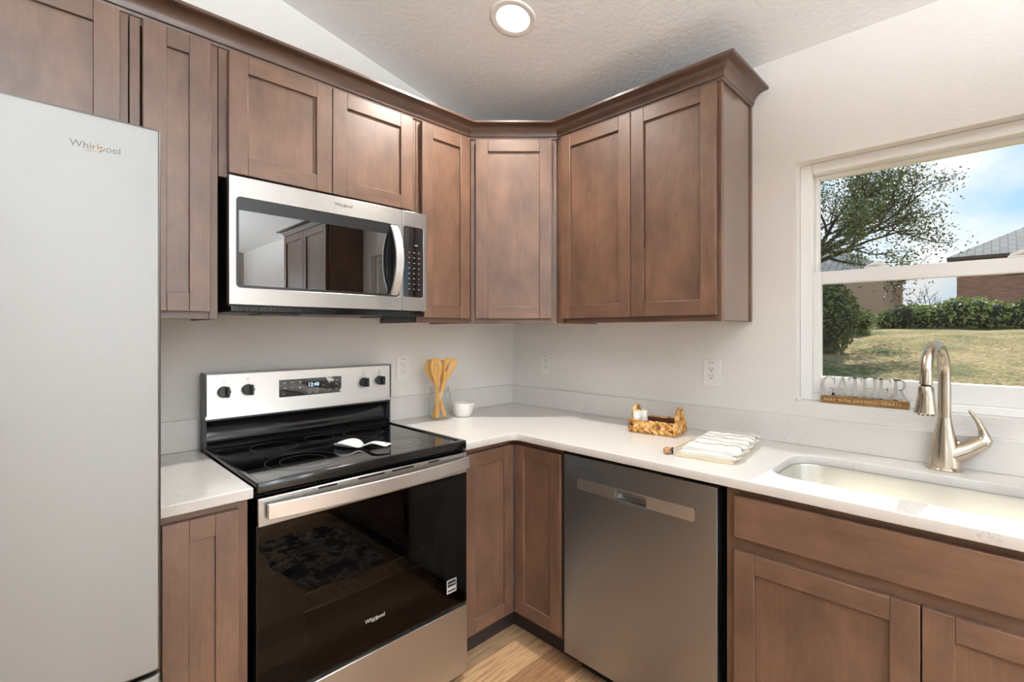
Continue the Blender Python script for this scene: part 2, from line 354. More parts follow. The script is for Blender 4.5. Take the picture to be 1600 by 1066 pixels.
def back_frame(name, horiz, pos, a0, a1, z0, z1, mull):
    q = MB(); f = .06
    def bx(a, b_, c, d_):
        if horiz: q.box(a, b_, pos-.1, pos-.03, c, d_)
        else: q.box(pos-.1, pos-.03, a, b_, c, d_)
    bx(a0, a0+f, z0, z1); bx(a1-f, a1, z0, z1); bx(a0+f, a1-f, z0, z0+f); bx(a0+f, a1-f, z1-f, z1)
    for mu in mull: bx(mu-.03, mu+.03, z0+f, z1-f)
    o_ = struct(q.build(name, 'white_vinyl', bevel=.004)); g_ = MB()
    if horiz: g_.box(a0+f, a1-f, pos-.075, pos-.07, z0+f, z1-f)
    else: g_.box(pos-.075, pos-.07, a0+f, a1-f, z0+f, z1-f)
    g_.build('pane', 'window_glass', o_); return o_
back_frame('door_1', True, YB, -1.9, -.4, .02, 2.1, [-1.15])
back_frame('window_2', True, YB, -5.4, -3.0, .85, 2.35, [-4.2])  # this window and the next are added out of view for daylight
back_frame('window_3', False, XW, -5.5, -3.1, .85, 2.35, [-4.3])

# unseen roof overhang, added to cut the sun through the upper sash
struct(MB().prism([(.24, 2.47), (1.25, 2.43), (1.25, 2.56), (.24, 2.75)], 'y', -7.0, 1.5).build('added_sun_eave', 'white_vinyl'))

# ------------------------------------------------------------------ kitchen window (single hung, white vinyl)
q = MB(); fx0, fx1 = .05, .135; fw = .042
q.box(fx0, fx1, WY1-fw, WY1, WZ0, WZ1); q.box(fx0, fx1, WY0, WY0+fw, WZ0, WZ1); q.box(fx0, fx1, WY0+fw, WY1-fw, WZ0, WZ0+.028); q.box(fx0, fx1, WY0+fw, WY1-fw, WZ1-fw, WZ1)
win = struct(q.build('window_1', 'white_vinyl', bevel=.004))
def sash(name, x0, x1, z0, z1, s_, tp, bt):
    a, b_ = WY0+fw, WY1-fw; q = MB()
    q.box(x0, x1, b_-s_, b_, z0, z1); q.box(x0, x1, a, a+s_, z0, z1); q.box(x0, x1, a+s_, b_-s_, z0, z0+bt); q.box(x0, x1, a+s_, b_-s_, z1-tp, z1)
    o_ = q.build(name, 'white_vinyl', win, bevel=.003)
    MB().box((x0+x1)/2-.003, (x0+x1)/2+.003, a+s_, b_-s_, z0+bt, z1-tp).build('pane', 'window_glass', o_)
    return o_
sash('upper_sash', .095, .125, 1.545, WZ1-fw, .014, .016, .04)
lo = sash('lower_sash', .056, .088, WZ0+.028, 1.58, .028, .048, .068)
for yy in (-1.80, -2.17):
    k = MB(); k.box(.058, .086, yy-.035, yy+.035, 1.58, 1.587); k.tube([(.066, yy-.03, 1.590), (.062, yy, 1.597), (.066, yy+.03, 1.590)], [.006, .008, .004], 8); k.build('sash_lock', 'white_plastic', lo, bevel=.002)
MB().box(.128, .1285, WY0+fw+.01, WY1-fw-.01, WZ0+.03, 1.55).build('insect_screen', 'screen_mesh', win)

# ------------------------------------------------------------------ cabinets
FF = -.311; DF = -.336; UB = 1.388; UT = 2.285
def door(parent, x0, x1, z0, z1, yf, rail=.058, label=None):
    q = MB(); t_ = .02
    q.box(x0, x0+rail, yf, yf+t_, z0, z1); q.box(x1-rail, x1, yf, yf+t_, z0, z1)
    q.mi(1); q.box(x0+rail, x1-rail, yf, yf+t_, z0, z0+rail); q.box(x0+rail, x1-rail, yf, yf+t_, z1-rail, z1)
    d_ = q.build('door', ['wood', 'wood_across'], parent, bevel=.0016)
    if label: d_['label'] = label
    MB().box(x0+rail-.006, x1-rail+.006, yf+.0095, yf+.016, z0+rail-.006, z1-rail+.006).build('panel', 'wood', d_)
    return d_
def face_frame(parent, x0, x1, z0, z1, yf, stile=.04, rails=None, rb=.03, rt=.03, mids=()):
    q = MB(); y1 = yf+.019
    q.box(x0, x0+stile, yf, y1, z0, z1); q.box(x1-stile, x1, yf, y1, z0, z1); q.mi(1)
    q.box(x0+stile, x1-stile, yf, y1, z0, z0+rb); q.box(x0+stile, x1-stile, yf, y1, z1-rt, z1)
    for a, b_ in mids: q.box(x0+stile, x1-stile, yf, y1, a, b_)
    return q.build('face_frame', ['wood', 'wood_across'], parent, bevel=.001)
def carcass(parent, x0, x1, z0, z1, yf, yb=-.003, top=True):
    q = MB(); t_ = .012
    q.box(x0, x0+t_, yf, yb, z0, z1); q.box(x1-t_, x1, yf, yb, z0, z1); q.box(x0+t_, x1-t_, yf, yb, z0+.012, z0+.024)
    if top: q.box(x0+t_, x1-t_, yf, yb, z1-t_, z1)
    q.mi(1); q.box(x0+t_, x1-t_, yb-.006, yb, z0+.024, z1-t_)
    return q.build('carcass', ['wood', 'cabinet_inside'], parent)
def upper(label, loc, rz, w_, doors, zb=UB, ztop=UT, db=None, dt=2.269, stile=.04):
    c = thing('wall_cabinet', label, 'cabinet', loc, rz)
    zo = loc[2]; carcass(c, 0, w_, zb-zo, ztop-zo, FF+.019); face_frame(c, 0, w_, zb-zo, ztop-zo, FF, stile)
    for a, b_ in doors: door(c, a, b_, (db or zb+.023)-zo, dt-zo, DF)
    return c
upper('brown wall cabinet above the tall steel refrigerator', (-2.83, 0, 0), 0, .918, [(.03, .455), (.459, .897)], zb=1.83, stile=.03)
upper('narrow tall brown wall cabinet between refrigerator and microwave', (-1.909, 0, 0), 0, .227, [(.028, .202)], stile=.025)
upper('low two-door brown wall cabinet directly above the microwave', (-1.680, 0, 0), 0, .760, [(.024, .3715), (.3745, .729)], zb=1.856, db=1.869, stile=.03)
upper('narrow brown wall cabinet between microwave and diagonal corner cabinet', (-.918, 0, 0), 0, .304, [(.016, .288)], stile=.02)
# diagonal corner wall cabinet
dw = .61
cc = thing('wall_cabinet', 'diagonal corner wall cabinet with one brown door facing the room', 'cabinet', (-.611, FF, 0), RAD(-45))
DL = (.611-.311)*sqrt(2)
face_frame(cc, .004, DL-.004, UB, UT, .001, .035); door(cc, .030, DL-.030, UB+.023, 2.269, -.0235)
q = MB(); r2 = sqrt(.5)
def toloc(x_, y_):   # world xy -> local of the corner cabinet
    dx, dy = x_+.611, y_-FF; return (dx*r2-dy*r2, dx*r2+dy*r2)
pts = [toloc(*p) for p in ((-.609, -.314+.02), (-.609, -.004), (-.004, -.004), (-.004, -.609), (-.314+.02, -.609))]
q.prism(pts, 'z', UB+.01, UT); q.build('carcass', 'wood', cc)
# right-hand wall cabinet beside the window wall corner
rc = thing('wall_cabinet', 'two-door brown wall cabinet on the window wall with exposed side panel', 'cabinet', (0, -.613, 0), RB)
RW = 1.3925-.613
carcass(rc, 0, RW-.006, UB, UT, FF+.019); face_frame(rc, 0, RW, UB, UT, FF, .034); door(rc, .036, .4105, UB+.023, 2.269, DF); door(rc, .4135, RW-.013, UB+.023, 2.269, DF)
MB().box(RW-.006, RW-.001, FF+.02, -.02, UB+.004, UT).build('side_panel', 'wood_laminate', rc); MB().box(RW-.006, RW+.004, -.02, -.001, UB, UT).build('scribe_strip', 'wood', rc, bevel=.001)
# wall cabinet past the window (seen mirrored in the microwave door)
oc = thing('wall_cabinet', 'two-door brown wall cabinet past the window, mirrored in the microwave door', 'cabinet', (0, -2.62, 0), RB)
carcass(oc, 0, .98, UB, UT, FF+.019); face_frame(oc, 0, .98, UB, UT, FF, .034); door(oc, .02, .488, UB+.023, 2.269, DF); door(oc, .492, .96, UB+.023, 2.269, DF)

# crown moulding
CP = [(0, 2.276), (.006, 2.276), (.007, 2.284), (.012, 2.287)]
for i in range(9):
    a = i/8*pi/2; CP.append((.012+.046*(1-cos(a)), 2.287+.042*sin(a)))
CP += [(.063, 2.330), (.067, 2.333), (.067, 2.3415), (0, 2.3415)]
k22 = math.tan(RAD(22.5))
def crown(label, path, normals):
    q = MB(); q.sweep(path, normals, CP); o_ = q.build('crown_molding', 'crown_wood', ang=30); return tag(o_, label, 'molding')
crown('dark brown crown molding running along the tops of the corner run of wall cabinets',
      [(-2.83, FF), (-.611-.0, FF), (FF, -.611), (FF, -1.3925), (-.002, -1.3925)], [(0, -1), (-k22, -1), (-1, -k22), (-1, -1), (0, -1)])
crown('dark brown crown molding on the wall cabinet past the window', [(-.002, -2.62), (FF, -2.62), (FF, -3.6), (-.002, -3.6)], [(0, 1), (-1, 1), (-1, -1), (0, -1)])

# base cabinets
BF = -.607; BD = -.627; BT = .876
def base(label, loc, rz, w_, doors=(), drawers=(), zb=.115, stile=.035, mids=(), top=True):
    c = thing('base_cabinet', label, 'cabinet', loc, rz)
    carcass(c, 0, w_, zb, BT, BF+.019, top=top); face_frame(c, 0, w_, zb, BT, BF, stile, mids=mids)
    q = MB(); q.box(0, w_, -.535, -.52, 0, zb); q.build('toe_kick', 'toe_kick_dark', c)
    for d_ in doors: door(c, d_[0], d_[1], d_[2], d_[3], BD)
    for d_ in drawers: MB().box(d_[0], d_[1], BD, BD+.02, d_[2], d_[3]).build('drawer_front', 'wood_across', c, bevel=.002)
    return c
base('narrow brown base cabinet between the refrigerator and the range', (-1.912, 0, 0), 0, .232, [(.03, .206, .137, .858)], stile=.03)
base('brown sink base cabinet with false drawer front and two doors below the window', (0, -1.524, 0), RB, .914, [(.027, .4555, .137, .695), (.4585, .887, .137, .695)], [(.027, .887, .733, .858)], mids=((.69, .74),), top=False)
base('brown two-door base cabinet past the sink base, outside the sunlit counter strip', (0, -2.44, 0), RB, 1.14, [(.03, .5685, .137, .695), (.5715, 1.11, .137, .695)], [(.03, 1.11, .733, .858)], mids=((.69, .74),))
# L-shaped corner base cabinet with a folding pair of doors
lc = thing('base_cabinet', 'L-shaped corner base cabinet with two dark doors meeting in the inner corner', 'cabinet', (0, 0, 0))
q = MB(); q.prism([(-.903, -.004), (-.004, -.004), (-.004, -.89), (BF+.02, -.89), (BF+.02, BF+.02), (-.903, BF+.02)], 'z', .115, BT); q.build('carcass', 'wood', lc)
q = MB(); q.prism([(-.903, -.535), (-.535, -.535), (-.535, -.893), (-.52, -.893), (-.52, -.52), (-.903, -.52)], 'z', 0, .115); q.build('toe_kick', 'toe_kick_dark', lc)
for za, zb_ in ((.86, BT), (.115, .137)): MB().prism([(-.903, BF), (BF, BF), (BF, -.893), (BF+.019, -.893), (BF+.019, BF+.019), (-.903, BF+.019)], 'z', za, zb_).build('frame_rail', 'wood', lc)
door(lc, -.900, -.6305, .135, .858, BD, .052)
dB = door(lc, .6305, .883, .135, .858, BD, .052)
for o_ in [dB]+list(dB.children):
    o_.data.transform(Matrix.Rotation(RB, 4, 'Z'))
q = MB(); q.tube([(BD+.003, BD+.004, .14), (BD+.003, BD+.004, .855)], .0025, 8)
for zz in (.25, .74): q.cyl((BD+.001, BD+.004, zz), .006, .05)
q.build('hinge', 'dark_grey', lc)
# filler strips each side of the dishwasher
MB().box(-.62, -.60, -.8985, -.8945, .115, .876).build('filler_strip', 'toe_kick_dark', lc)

# ------------------------------------------------------------------ worktops and backsplashes
CT, CTH, CF = .912, .030, -.640
SX0, SX1, SY0, SY1 = -.515, -.165, -2.385, -1.602
r_ = .035
inner = [(CF-r_+r_*sin(RAD(90*i/8)), CF-r_+r_*cos(RAD(90*i/8))) for i in range(9)]
outer = [(-.906, -.002), (-.906, CF)]+inner+[(CF, -3.6), (-.002, -3.6), (-.002, -.002)]
vs_, fs_ = curve_geo([outer, rrect(SX0, SX1, SY0, SY1, .085, 10)], CTH, .003)
mb = MB(); mb.add([(a, b_, CT-CTH/2+c_) for a, b_, c_ in vs_], fs_)
tag(mb.build('countertop', 'quartz', ang=30), 'L-shaped white quartz countertop with the sink cutout', 'countertop')
tag(MB().box(-1.92, -1.674, CF, -.002, CT-CTH, CT).build('countertop', 'quartz', bevel=.003), 'short white quartz countertop between refrigerator and range', 'countertop')
BS0, BS1 = CT+.0005, 1.0245
tag(MB().box(-1.92, -1.676, -.021, -.001, BS0, BS1).build('backsplash', 'quartz', bevel=.0015), 'short white quartz backsplash strip left of the range', 'backsplash')
tag(MB().box(-.906, -.0215, -.021, -.001, BS0, BS1).build('backsplash', 'quartz', bevel=.0015), 'white quartz backsplash strip behind the utensil jar, right of the range', 'backsplash')
tag(MB().box(-.021, -.001, -3.6, -.001, BS0, BS1-.006).build('backsplash', 'quartz', bevel=.0015), 'long white quartz backsplash strip along the window wall', 'backsplash')

# ------------------------------------------------------------------ sink and faucet
sk = thing('kitchen_sink', 'undermount stainless steel single-bowl sink below the window', 'sink', ((SX0+SX1)/2, (SY0+SY1)/2, .70))
hx, hy = (SX1-SX0)/2, (SY1-SY0)/2; rings = []; q = MB(); n_ = 44
for inset, z_, r0 in ((-.014, .1813, .09), (.001, .1813, .085), (.003, .174, .083), (.008, .03, .075), (.022, .008, .06), (.045, .0, .05), (.11, -.004, .04)):
    rings.append([(a, b_, z_) for a, b_ in rrect(-hx+inset, hx-inset, -hy+inset, hy-inset, r0, 10)])
n_ = len(rings[0]); q.add([p for r__ in rings for p in r__], [(j*n_+i, j*n_+(i+1) % n_, (j+1)*n_+(i+1) % n_, (j+1)*n_+i) for j in range(len(rings)-1) for i in range(n_)]+[tuple((len(rings)-1)*n_+i for i in range(n_))])
o_ = q.build('bowl', 'steel_sink', sk, recalc=False); o_.modifiers.new('solid', 'SOLIDIFY').thickness = -.0015
MB().lathe([(0, .002), (.03, .001), (.045, .004), (.048, .0), (.04, -.02), (0, -.02)], (.03, 0, -.003), 28).build('drain', 'chrome', sk)

fa = thing('faucet', 'brushed nickel pull-down kitchen faucet behind the sink', 'faucet', (-.066, -1.993, CT))
MB().lathe([(0, 0), (.046, 0), (.047, .004), (.043, .009), (.040, .012), (0, .012)], n=40).map(lambda x_, y_, z_: (x_*(1+.025*sin(9*math.atan2(y_, x_))), y_*(1+.025*sin(9*math.atan2(y_, x_))), z_)).build('base_ring', 'nickel', fa)
MB().lathe([(.040, .010), (.0385, .03), (.035, .065), (.029, .10), (.0225, .13), (.0185, .152), (.0172, .163)], n=36).build('body', 'nickel', fa)
sdv = Vector((-.185, .034, 0)).normalized(); R_ = .088
path = [(0, 0, .163), (0, 0, .2), (0, 0, .25), (0, 0, .30)]
for i in range(1, 15):
    a = pi*i/14*1.03; path.append(tuple(sdv*(R_*(1-cos(a)))+Vector((0, 0, .30+R_*1.05*sin(a)))))
tip = Vector(path[-1]); dn = (tip-Vector(path[-2])).normalized()
path.append(tuple(tip+dn*.012))
MB().tube(path, [.0165]*3+[.0160]*(len(path)-3), 20).build('spout', 'nickel', fa)
p0 = tip+dn*.012
MB().tube([p0, p0+dn*.006], .0125, 18).build('seal', 'black_plastic', fa)
p1 = p0+dn*.006
sh = MB().tube([p1, p1+dn*.004, p1+dn*.03, p1+dn*.062, p1+dn*.078, p1+dn*.081], [.0165, .0185, .0205, .0250, .0285, .0265], 24).build('spray_head', 'nickel', fa)
q = MB(); pe = p1+dn*.081
for i in range(9):
    a = 2*pi*i/9; q.tube([pe+Vector((.017*cos(a), .017*sin(a), 0)), pe+Vector((.017*cos(a), .017*sin(a), -.004))], .003, 8)
q.build('nozzle', 'black_plastic', sh)
hd = Vector((.25, -.97, 0)).normalized()
H_ = lambda d_, z_: tuple(hd*d_+Vector((0, 0, z_)))
MB().tube([H_(.0, .045), H_(.02, .05), H_(.045, .063), H_(.07, .080), H_(.086, .093)], [.036, .034, .028, .0235, .0215], 20).build('valve_arm', 'nickel', fa)
MB().tube([H_(.083, .090), H_(.090, .096), H_(.094, .104), H_(.093, .116), H_(.088, .135), H_(.080, .155), H_(.070, .173), H_(.061, .187), H_(.058, .190)], [.021, .0215, .019, .014, .009, .007, .0058, .005, .003], 16, flat=1.0).build('lever', 'nickel', fa)
MB().tube([H_(.024, .094), H_(.034, .080), H_(.048, .080), H_(.066, .091), H_(.084, .104)], [.006, .011, .013, .013, .010], 14).build('valve_cap', 'nickel', fa)

# ------------------------------------------------------------------ logo helper (front faces -y, local x right, z up)
def logo(parent, cx_, cz_, y_, width, m_, ring='gold_print'):
    q = MB(); size = width/3.35*1.0
    q.text('Whirlpool', size, lambda a, b_, c_: (cx_+a, y_-c_, cz_-size*.25+b_), .0005, 1.0)
    xs = [v_[0] for v_ in q.v]; k = width/(max(xs)-min(xs)); q.map(lambda a, b_, c_: (cx_+(a-cx_)*k, b_, cz_+(c_-cz_)*k))
    o_ = q.build('logo', m_, parent, recalc=False, smooth=False)
    rg = MB(); pts_ = []
    for i in range(25):
        a = RAD(150+i*300/24); ca, sa = .17*width*cos(a), .055*width*sin(a); th = RAD(22)
        pts_.append((cx_-.01*width+ca*cos(th)-sa*sin(th), y_-.0006, cz_-.02*width+ca*sin(th)+sa*cos(th)))
    rg.tube(pts_, [width*.0035+width*.008*max(0, sin(pi*i/24)) for i in range(25)], 6, flat=.35, up=(0, 1, 0)); rg.build('swoosh', ring, o_)
    return o_

# ------------------------------------------------------------------ refrigerator
rf = thing('refrigerator', 'tall brushed stainless steel refrigerator at the left edge', 'refrigerator', (-2.38, -.42, 0))
FY = -.868+.42
MB().box(-.453, .452, -.33, .39, .02, 1.75).build('body', 'dark_grey', rf, bevel=.004)
MB().box(-.005, .458, FY, FY+.085, .64, 1.77).build('door', 'steel_fridge', rf, bevel=.006, seg=3)
MB().box(-.458, -.012, FY, FY+.085, .64, 1.77).build('door', 'steel_fridge', rf, bevel=.006, seg=3)
MB().box(-.458, .458, FY, FY+.085, .06, .633).build('freezer_drawer', 'steel_fridge', rf, bevel=.006, seg=3)
for sx in (-.055, .04): MB().tube([(sx, FY+.004, .78), (sx, FY-.045, .80), (sx, FY-.05, 1.2), (sx, FY-.045, 1.6), (sx, FY+.004, 1.62)], .011, 12).build('handle', 'steel', rf)
MB().tube([(-.36, FY+.004, .57), (-.34, FY-.045, .57), (.34, FY-.045, .57), (.36, FY+.004, .57)], .011, 12).build('handle', 'steel', rf)
MB().box(.40, .45, -.34, -.25, 1.75, 1.772).build('hinge_cover', 'dark_grey', rf, bevel=.004)
for sx, sy in ((-.4, -.28), (.4, -.28), (-.4, .33), (.4, .33)): MB().cyl((sx, sy, 0), .02, .022).build('foot', 'black_plastic', rf)
logo(rf, -2.026+2.38, 1.7045, FY, .075, 'dark_print')

# ------------------------------------------------------------------ microwave
mw = thing('microwave', 'over-the-range stainless steel microwave with black glass door', 'microwave', (-1.6645, 0, 1.406))
W_ = .7605; MY = -.370; Z0, Z1 = .030, .446
MB().box(.004, W_-.004, MY+.032, -.003, .006, Z1).build('body', 'black_plastic', mw, bevel=.003)
q = MB(); q.box(.006, W_-.006, MY+.006, MY+.033, .008, .026)
for i in range(24): q.box(.03+i*.0295, .05+i*.0295, MY+.003, MY+.007, .011, .023)
q.build('vent_grille', 'black_enamel', mw, bevel=.001)
for xx in (.12, .56): MB().box(xx, xx+.13, -.30, -.16, .001, .006).build('grease_filter', 'dark_grey', mw)
MB().box(W_-.17, W_-.02, -.31, -.285, -.012, .006).build('damper_tab', 'black_plastic', mw)
XS = .641
def framed(name, x0, x1, z0, z1, hole, r0, m_, parent, y0, th):
    v_, f_ = curve_geo([[(x0, z0), (x1, z0), (x1, z1), (x0, z1)], hole], th, .0012)
    q = MB(); q.add([(a, y0+th/2+c_, b_) for a, b_, c_ in v_], f_); return q.build(name, m_, parent, ang=30)
dr = framed('door', 0, XS-.001, Z0, Z1, rrect(.021, XS-.014, .085, .380, .012), .01, 'steel', mw, MY, .03)
MB().box(.019, XS-.012, MY+.003, MY+.009, .083, .382).build('glass', 'microwave_glass', dr)
v_, f_ = curve_geo([rrect(.0215, XS-.0145, .0855, .3795, .0115), [(.029, .094), (.572, .094), (.572, .338), (.029, .338)]], .0008); q = MB(); q.add([(a, MY+.0022+c_, b_) for a, b_, c_ in v_], f_); q.build('glass_border', 'black_plastic', dr)
MB().box(.016, XS-.01, MY+.012, MY+.02, .080, .385).build('inner_frame', 'black_plastic', dr)
cp = framed('control_panel', XS+.001, W_, Z0, Z1, rrect(XS+.004, W_-.017, .087, .383, .010), .01, 'steel', mw, MY, .03)
MB().box(XS+.002, W_-.015, MY+.002, MY+.01, .085, .385).build('glass', 'black_glass', cp)
q = MB()
for r1 in range(8):
    for c1 in range(3):
        MB().box(XS+.030+c1*.024, XS+.035+c1*.024+random.random()*.003, MY+.0012, MY+.0022, .12+r1*.022, .1225+r1*.022).build('key_mark', 'grey_print', cp)
MB().box(XS+.06, XS+.075, MY+.0012, MY+.0022, .305, .308).build('key_mark', 'grey_print', cp)
# handle: black backing and curved steel bar
n_ = 14; q = MB(); vs_ = []; fs_ = []
hxc = .597
for i in range(n_+1):
    s_ = -1+2*i/n_; z_ = .2325+s_*.142; dep = .048*(1-s_*s_)+.008
    xo = hxc
    vs_ += [(xo-.0165, MY-dep+.012, z_), (xo-.0165, MY-dep, z_), (xo+.0165, MY-dep-.003, z_), (xo+.0165, MY-dep+.012, z_)]
for i in range(n_): fs_ += [(i*4+k_, i*4+(k_+1) % 4, (i+1)*4+(k_+1) % 4, (i+1)*4+k_) for k_ in range(4)]
fs_ += [(0, 1, 2, 3), (n_*4+3, n_*4+2, n_*4+1, n_*4)]
q.add(vs_, fs_); hb = q.build('handle', 'steel_bright', mw, bevel=.003, ang=50)
q = MB(); q.prism([(.092, MY+.001), (.373, MY+.001), (.36, MY-.014), (.30, MY-.036), (.2325, MY-.045), (.165, MY-.036), (.105, MY-.014)], 'x', hxc-.011, hxc-.006)
q.map(lambda a, b_, c_: (a, c_, b_)); q.build('backing', 'black_enamel', hb)
logo(mw, .385, .4165, MY, .07, 'dark_print')

# ------------------------------------------------------------------ range
rg = thing('range', 'freestanding stainless steel electric range with black glass cooktop and oven door', 'range', (-1.669, 0, 0))
RWD = .758; RY = -.652
q = MB(); q.box(.003, .018, -.62, -.03, .06, .9); q.box(RWD-.018, RWD-.003, -.62, -.03, .06, .9); q.box(.018, RWD-.018, -.045, -.03, .06, .9); q.box(.018, RWD-.018, -.62, -.03, .06, .27); q.box(.018, RWD-.018, -.62, -.03, .80, .9)
q.build('body', 'black_enamel', rg)
for sx, sy in ((.06, -.58), (RWD-.06, -.58), (.06, -.08), (RWD-.06, -.08)): MB().cyl((sx, sy, 0), .018, .062).build('foot', 'black_plastic', rg)
# oven cavity liner and racks
q = MB(); q.box(.11, .115, -.60, -.06, .33, .76); q.box(RWD-.115, RWD-.11, -.60, -.06, .33, .76); q.box(.115, RWD-.115, -.065, -.06, .33, .76); q.box(.115, RWD-.115, -.60, -.065, .325, .33); q.box(.115, RWD-.115, -.60, -.065, .76, .765)
q.build('oven_cavity', 'dark_grey', rg)
for zz in (.475, .53):
    q = MB(); q.tube([(.125, -.585, zz), (RWD-.125, -.585, zz)], .003, 8); q.tube([(.125, -.08, zz), (RWD-.125, -.08, zz)], .003, 8)
    for sx in (.125, RWD-.125): q.tube([(sx, -.585, zz), (sx, -.08, zz)], .003, 8)
    for i in range(14): q.tube([(.15+i*.035, -.585, zz+.002), (.15+i*.035, -.08, zz+.002)], .0016, 6)
    q.build('oven_rack', 'chrome', rg)
# cooktop: black glass with raised rim
v_, f_ = curve_geo([rrect(0, RWD, -.648, -.052, .006, 3), rrect(.016, RWD-.016, -.622, -.075, .012, 4)], .030, .003)
q = MB(); q.add([(a, b_, .909+c_) for a, b_, c_ in v_], f_); q.build('cooktop_rim', 'black_enamel', rg)
MB().box(.012, RWD-.012, -.626, -.07, .910, .9185).build('cooktop_glass', 'black_glass', rg)
for i, (bx, by, br_) in enumerate(((.20, -.47, .115), (.56, -.47, .10), (.20, -.20, .08), (.56, -.20, .08), (.385, -.17, .055))):
    q = MB()
    for rr in ((br_, br_*.62) if i < 2 else (br_,)): q.lathe([(rr, .9187), (rr+.0016, .9187), (rr+.0016, .9189), (rr, .9189), (rr, .9187)], (bx, by, 0), 56)
    q.build('burner_ring', 'dark_grey', rg, recalc=False)
# splash back: glossy black curved riser and steel console
q = MB(); q.prism([(-.055, .915), (-.085, .922), (-.086, .930), (-.070, .938), (-.062, .955), (-.060, .985), (-.066, 1.012), (-.080, 1.020), (-.030, 1.03), (-.030, .915)], 'x', .006, RWD-.006); q.build('splash_riser', 'black_enamel', rg, ang=60)
for xa in (0, RWD-.006): MB().prism([(-.05, .90), (-.088, .925), (-.088, 1.02), (-.094, 1.03), (-.094, 1.195), (-.03, 1.195), (-.03, .90)], 'x', xa, xa+.006).build('end_cap', 'dark_grey', rg, bevel=.001)
MB().box(.006, RWD-.006, -.090, -.03, 1.022, 1.032).build('console_gap', 'black_plastic', rg)
MB().box(.006, RWD-.006, -.080, -.03, 1.032, 1.192).build('console_box', 'dark_grey', rg)
q = MB(); q.prism([(-.098, 1.030), (-.092, 1.045), (-.090, 1.190), (-.086, 1.197), (-.03, 1.197), (-.03, 1.190), (-.078, 1.188), (-.080, 1.045), (-.086, 1.030)], 'x', .001, RWD-.001); con = q.build('console_panel', 'steel_bright', rg, ang=25)
ds = MB().box(.255, .513, -.0935, -.088, 1.086, 1.155).build('display', 'black_glass', rg)
MB().text('12:40', .021, lambda a, b_, c_: (.392+a, -.0936-c_, 1.122+b_), .0003).build('clock_digits', 'clock_digits', ds, recalc=False, smooth=False)
q = MB()
for xx, zz, wd in ((.268, 1.142, .013), (.268, 1.119, .016), (.268, 1.098, .008), (.300, 1.142, .011), (.300, 1.121, .009), (.331, 1.143, .011), (.331, 1.137, .011), (.331, 1.121, .011), (.331, 1.116, .011), (.43, 1.120, .008), (.455, 1.101, .012), (.486, 1.140, .011), (.486, 1.122, .009), (.486, 1.101, .010)):
    MB().box(xx, xx+wd, -.0939, -.0934, zz, zz+.0022).build('key_mark', 'grey_print', ds)
for xx in (.366, .394):
    v_, f_ = curve_geo([[(xx, 1.098), (xx+.018, 1.098), (xx+.018, 1.1097), (xx, 1.1097)], [(xx+.0008, 1.0988), (xx+.0172, 1.0988), (xx+.0172, 1.1089), (xx+.0008, 1.1089)]], .0004)
    kb = MB().add([(a, -.0937+c_, b_) for a, b_, c_ in v_], f_).build('key_outline', 'grey_print', ds)
    MB().box(xx+.007, xx+.011, -.0939, -.0934, 1.1028, 1.1048).build('key_mark', 'grey_print', ds); MB().box(xx+.003, xx+.015, -.0939, -.0934, 1.093, 1.0945).build('key_mark', 'grey_print', ds)
def peel(q, pts_, y0): q.prism(pts_, 'y', y0-.0012, y0-.0002)
q = MB(); peel(q, [(.437, 1.156), (.447, 1.152), (.449, 1.143), (.456, 1.137), (.459, 1.128), (.464, 1.138), (.474, 1.136), (.480, 1.142), (.476, 1.150), (.467, 1.148), (.468, 1.157), (.458, 1.152), (.448, 1.157)], -.0938)
q.build('protective_film', 'white_plastic', ds); q = MB(); peel(q, [(.513, 1.105), (.507, 1.103), (.510, 1.098), (.503, 1.096), (.505, 1.090), (.510, 1.088), (.513, 1.092)], -.0938); q.build('protective_film', 'white_plastic', ds)
for kx, kz in ((.060, 1.126), (.141, 1.128), (.617, 1.121), (.697, 1.124)):
    q = MB(); q.lathe([(0, 0), (.021, 0), (.0215, -.004), (.0205, -.016), (.019, -.018), (0, -.018)], (kx, -.0925, kz), 32, 'y'); kn = q.build('knob', 'black_plastic', rg)
    MB().prism([(kx+.001, kz-.020), (kx+.013, kz-.020), (kx+.013, kz+.020), (kx+.001, kz+.020)], 'y', -.124, -.109).build('grip', 'black_enamel', kn, bevel=.003)
    q = MB(); q.box(kx+.010, kx+.0125, -.1247, -.1238, kz-.016, kz+.016); q.build('pointer', 'dark_grey', kn)
    q = MB()
    for i in range(11):
        a = RAD(-55+i*29); ra = .028; px_, pz_ = kx+ra*cos(a-pi/2+RAD(-35)), kz+ra*sin(a-pi/2+RAD(-35)); q.box(px_-.0008, px_+.0008, -.0922, -.0915, pz_-.0008, pz_+.0008)
    for dz_ in (.033, .038, .043): q.box(kx-.003, kx-.001, -.0922, -.0912, kz+dz_, kz+dz_+.0018); q.box(kx+.001, kx+.003, -.0922, -.0912, kz+dz_, kz+dz_+.0018)
    q.build('dial_print', 'dark_print', kn)
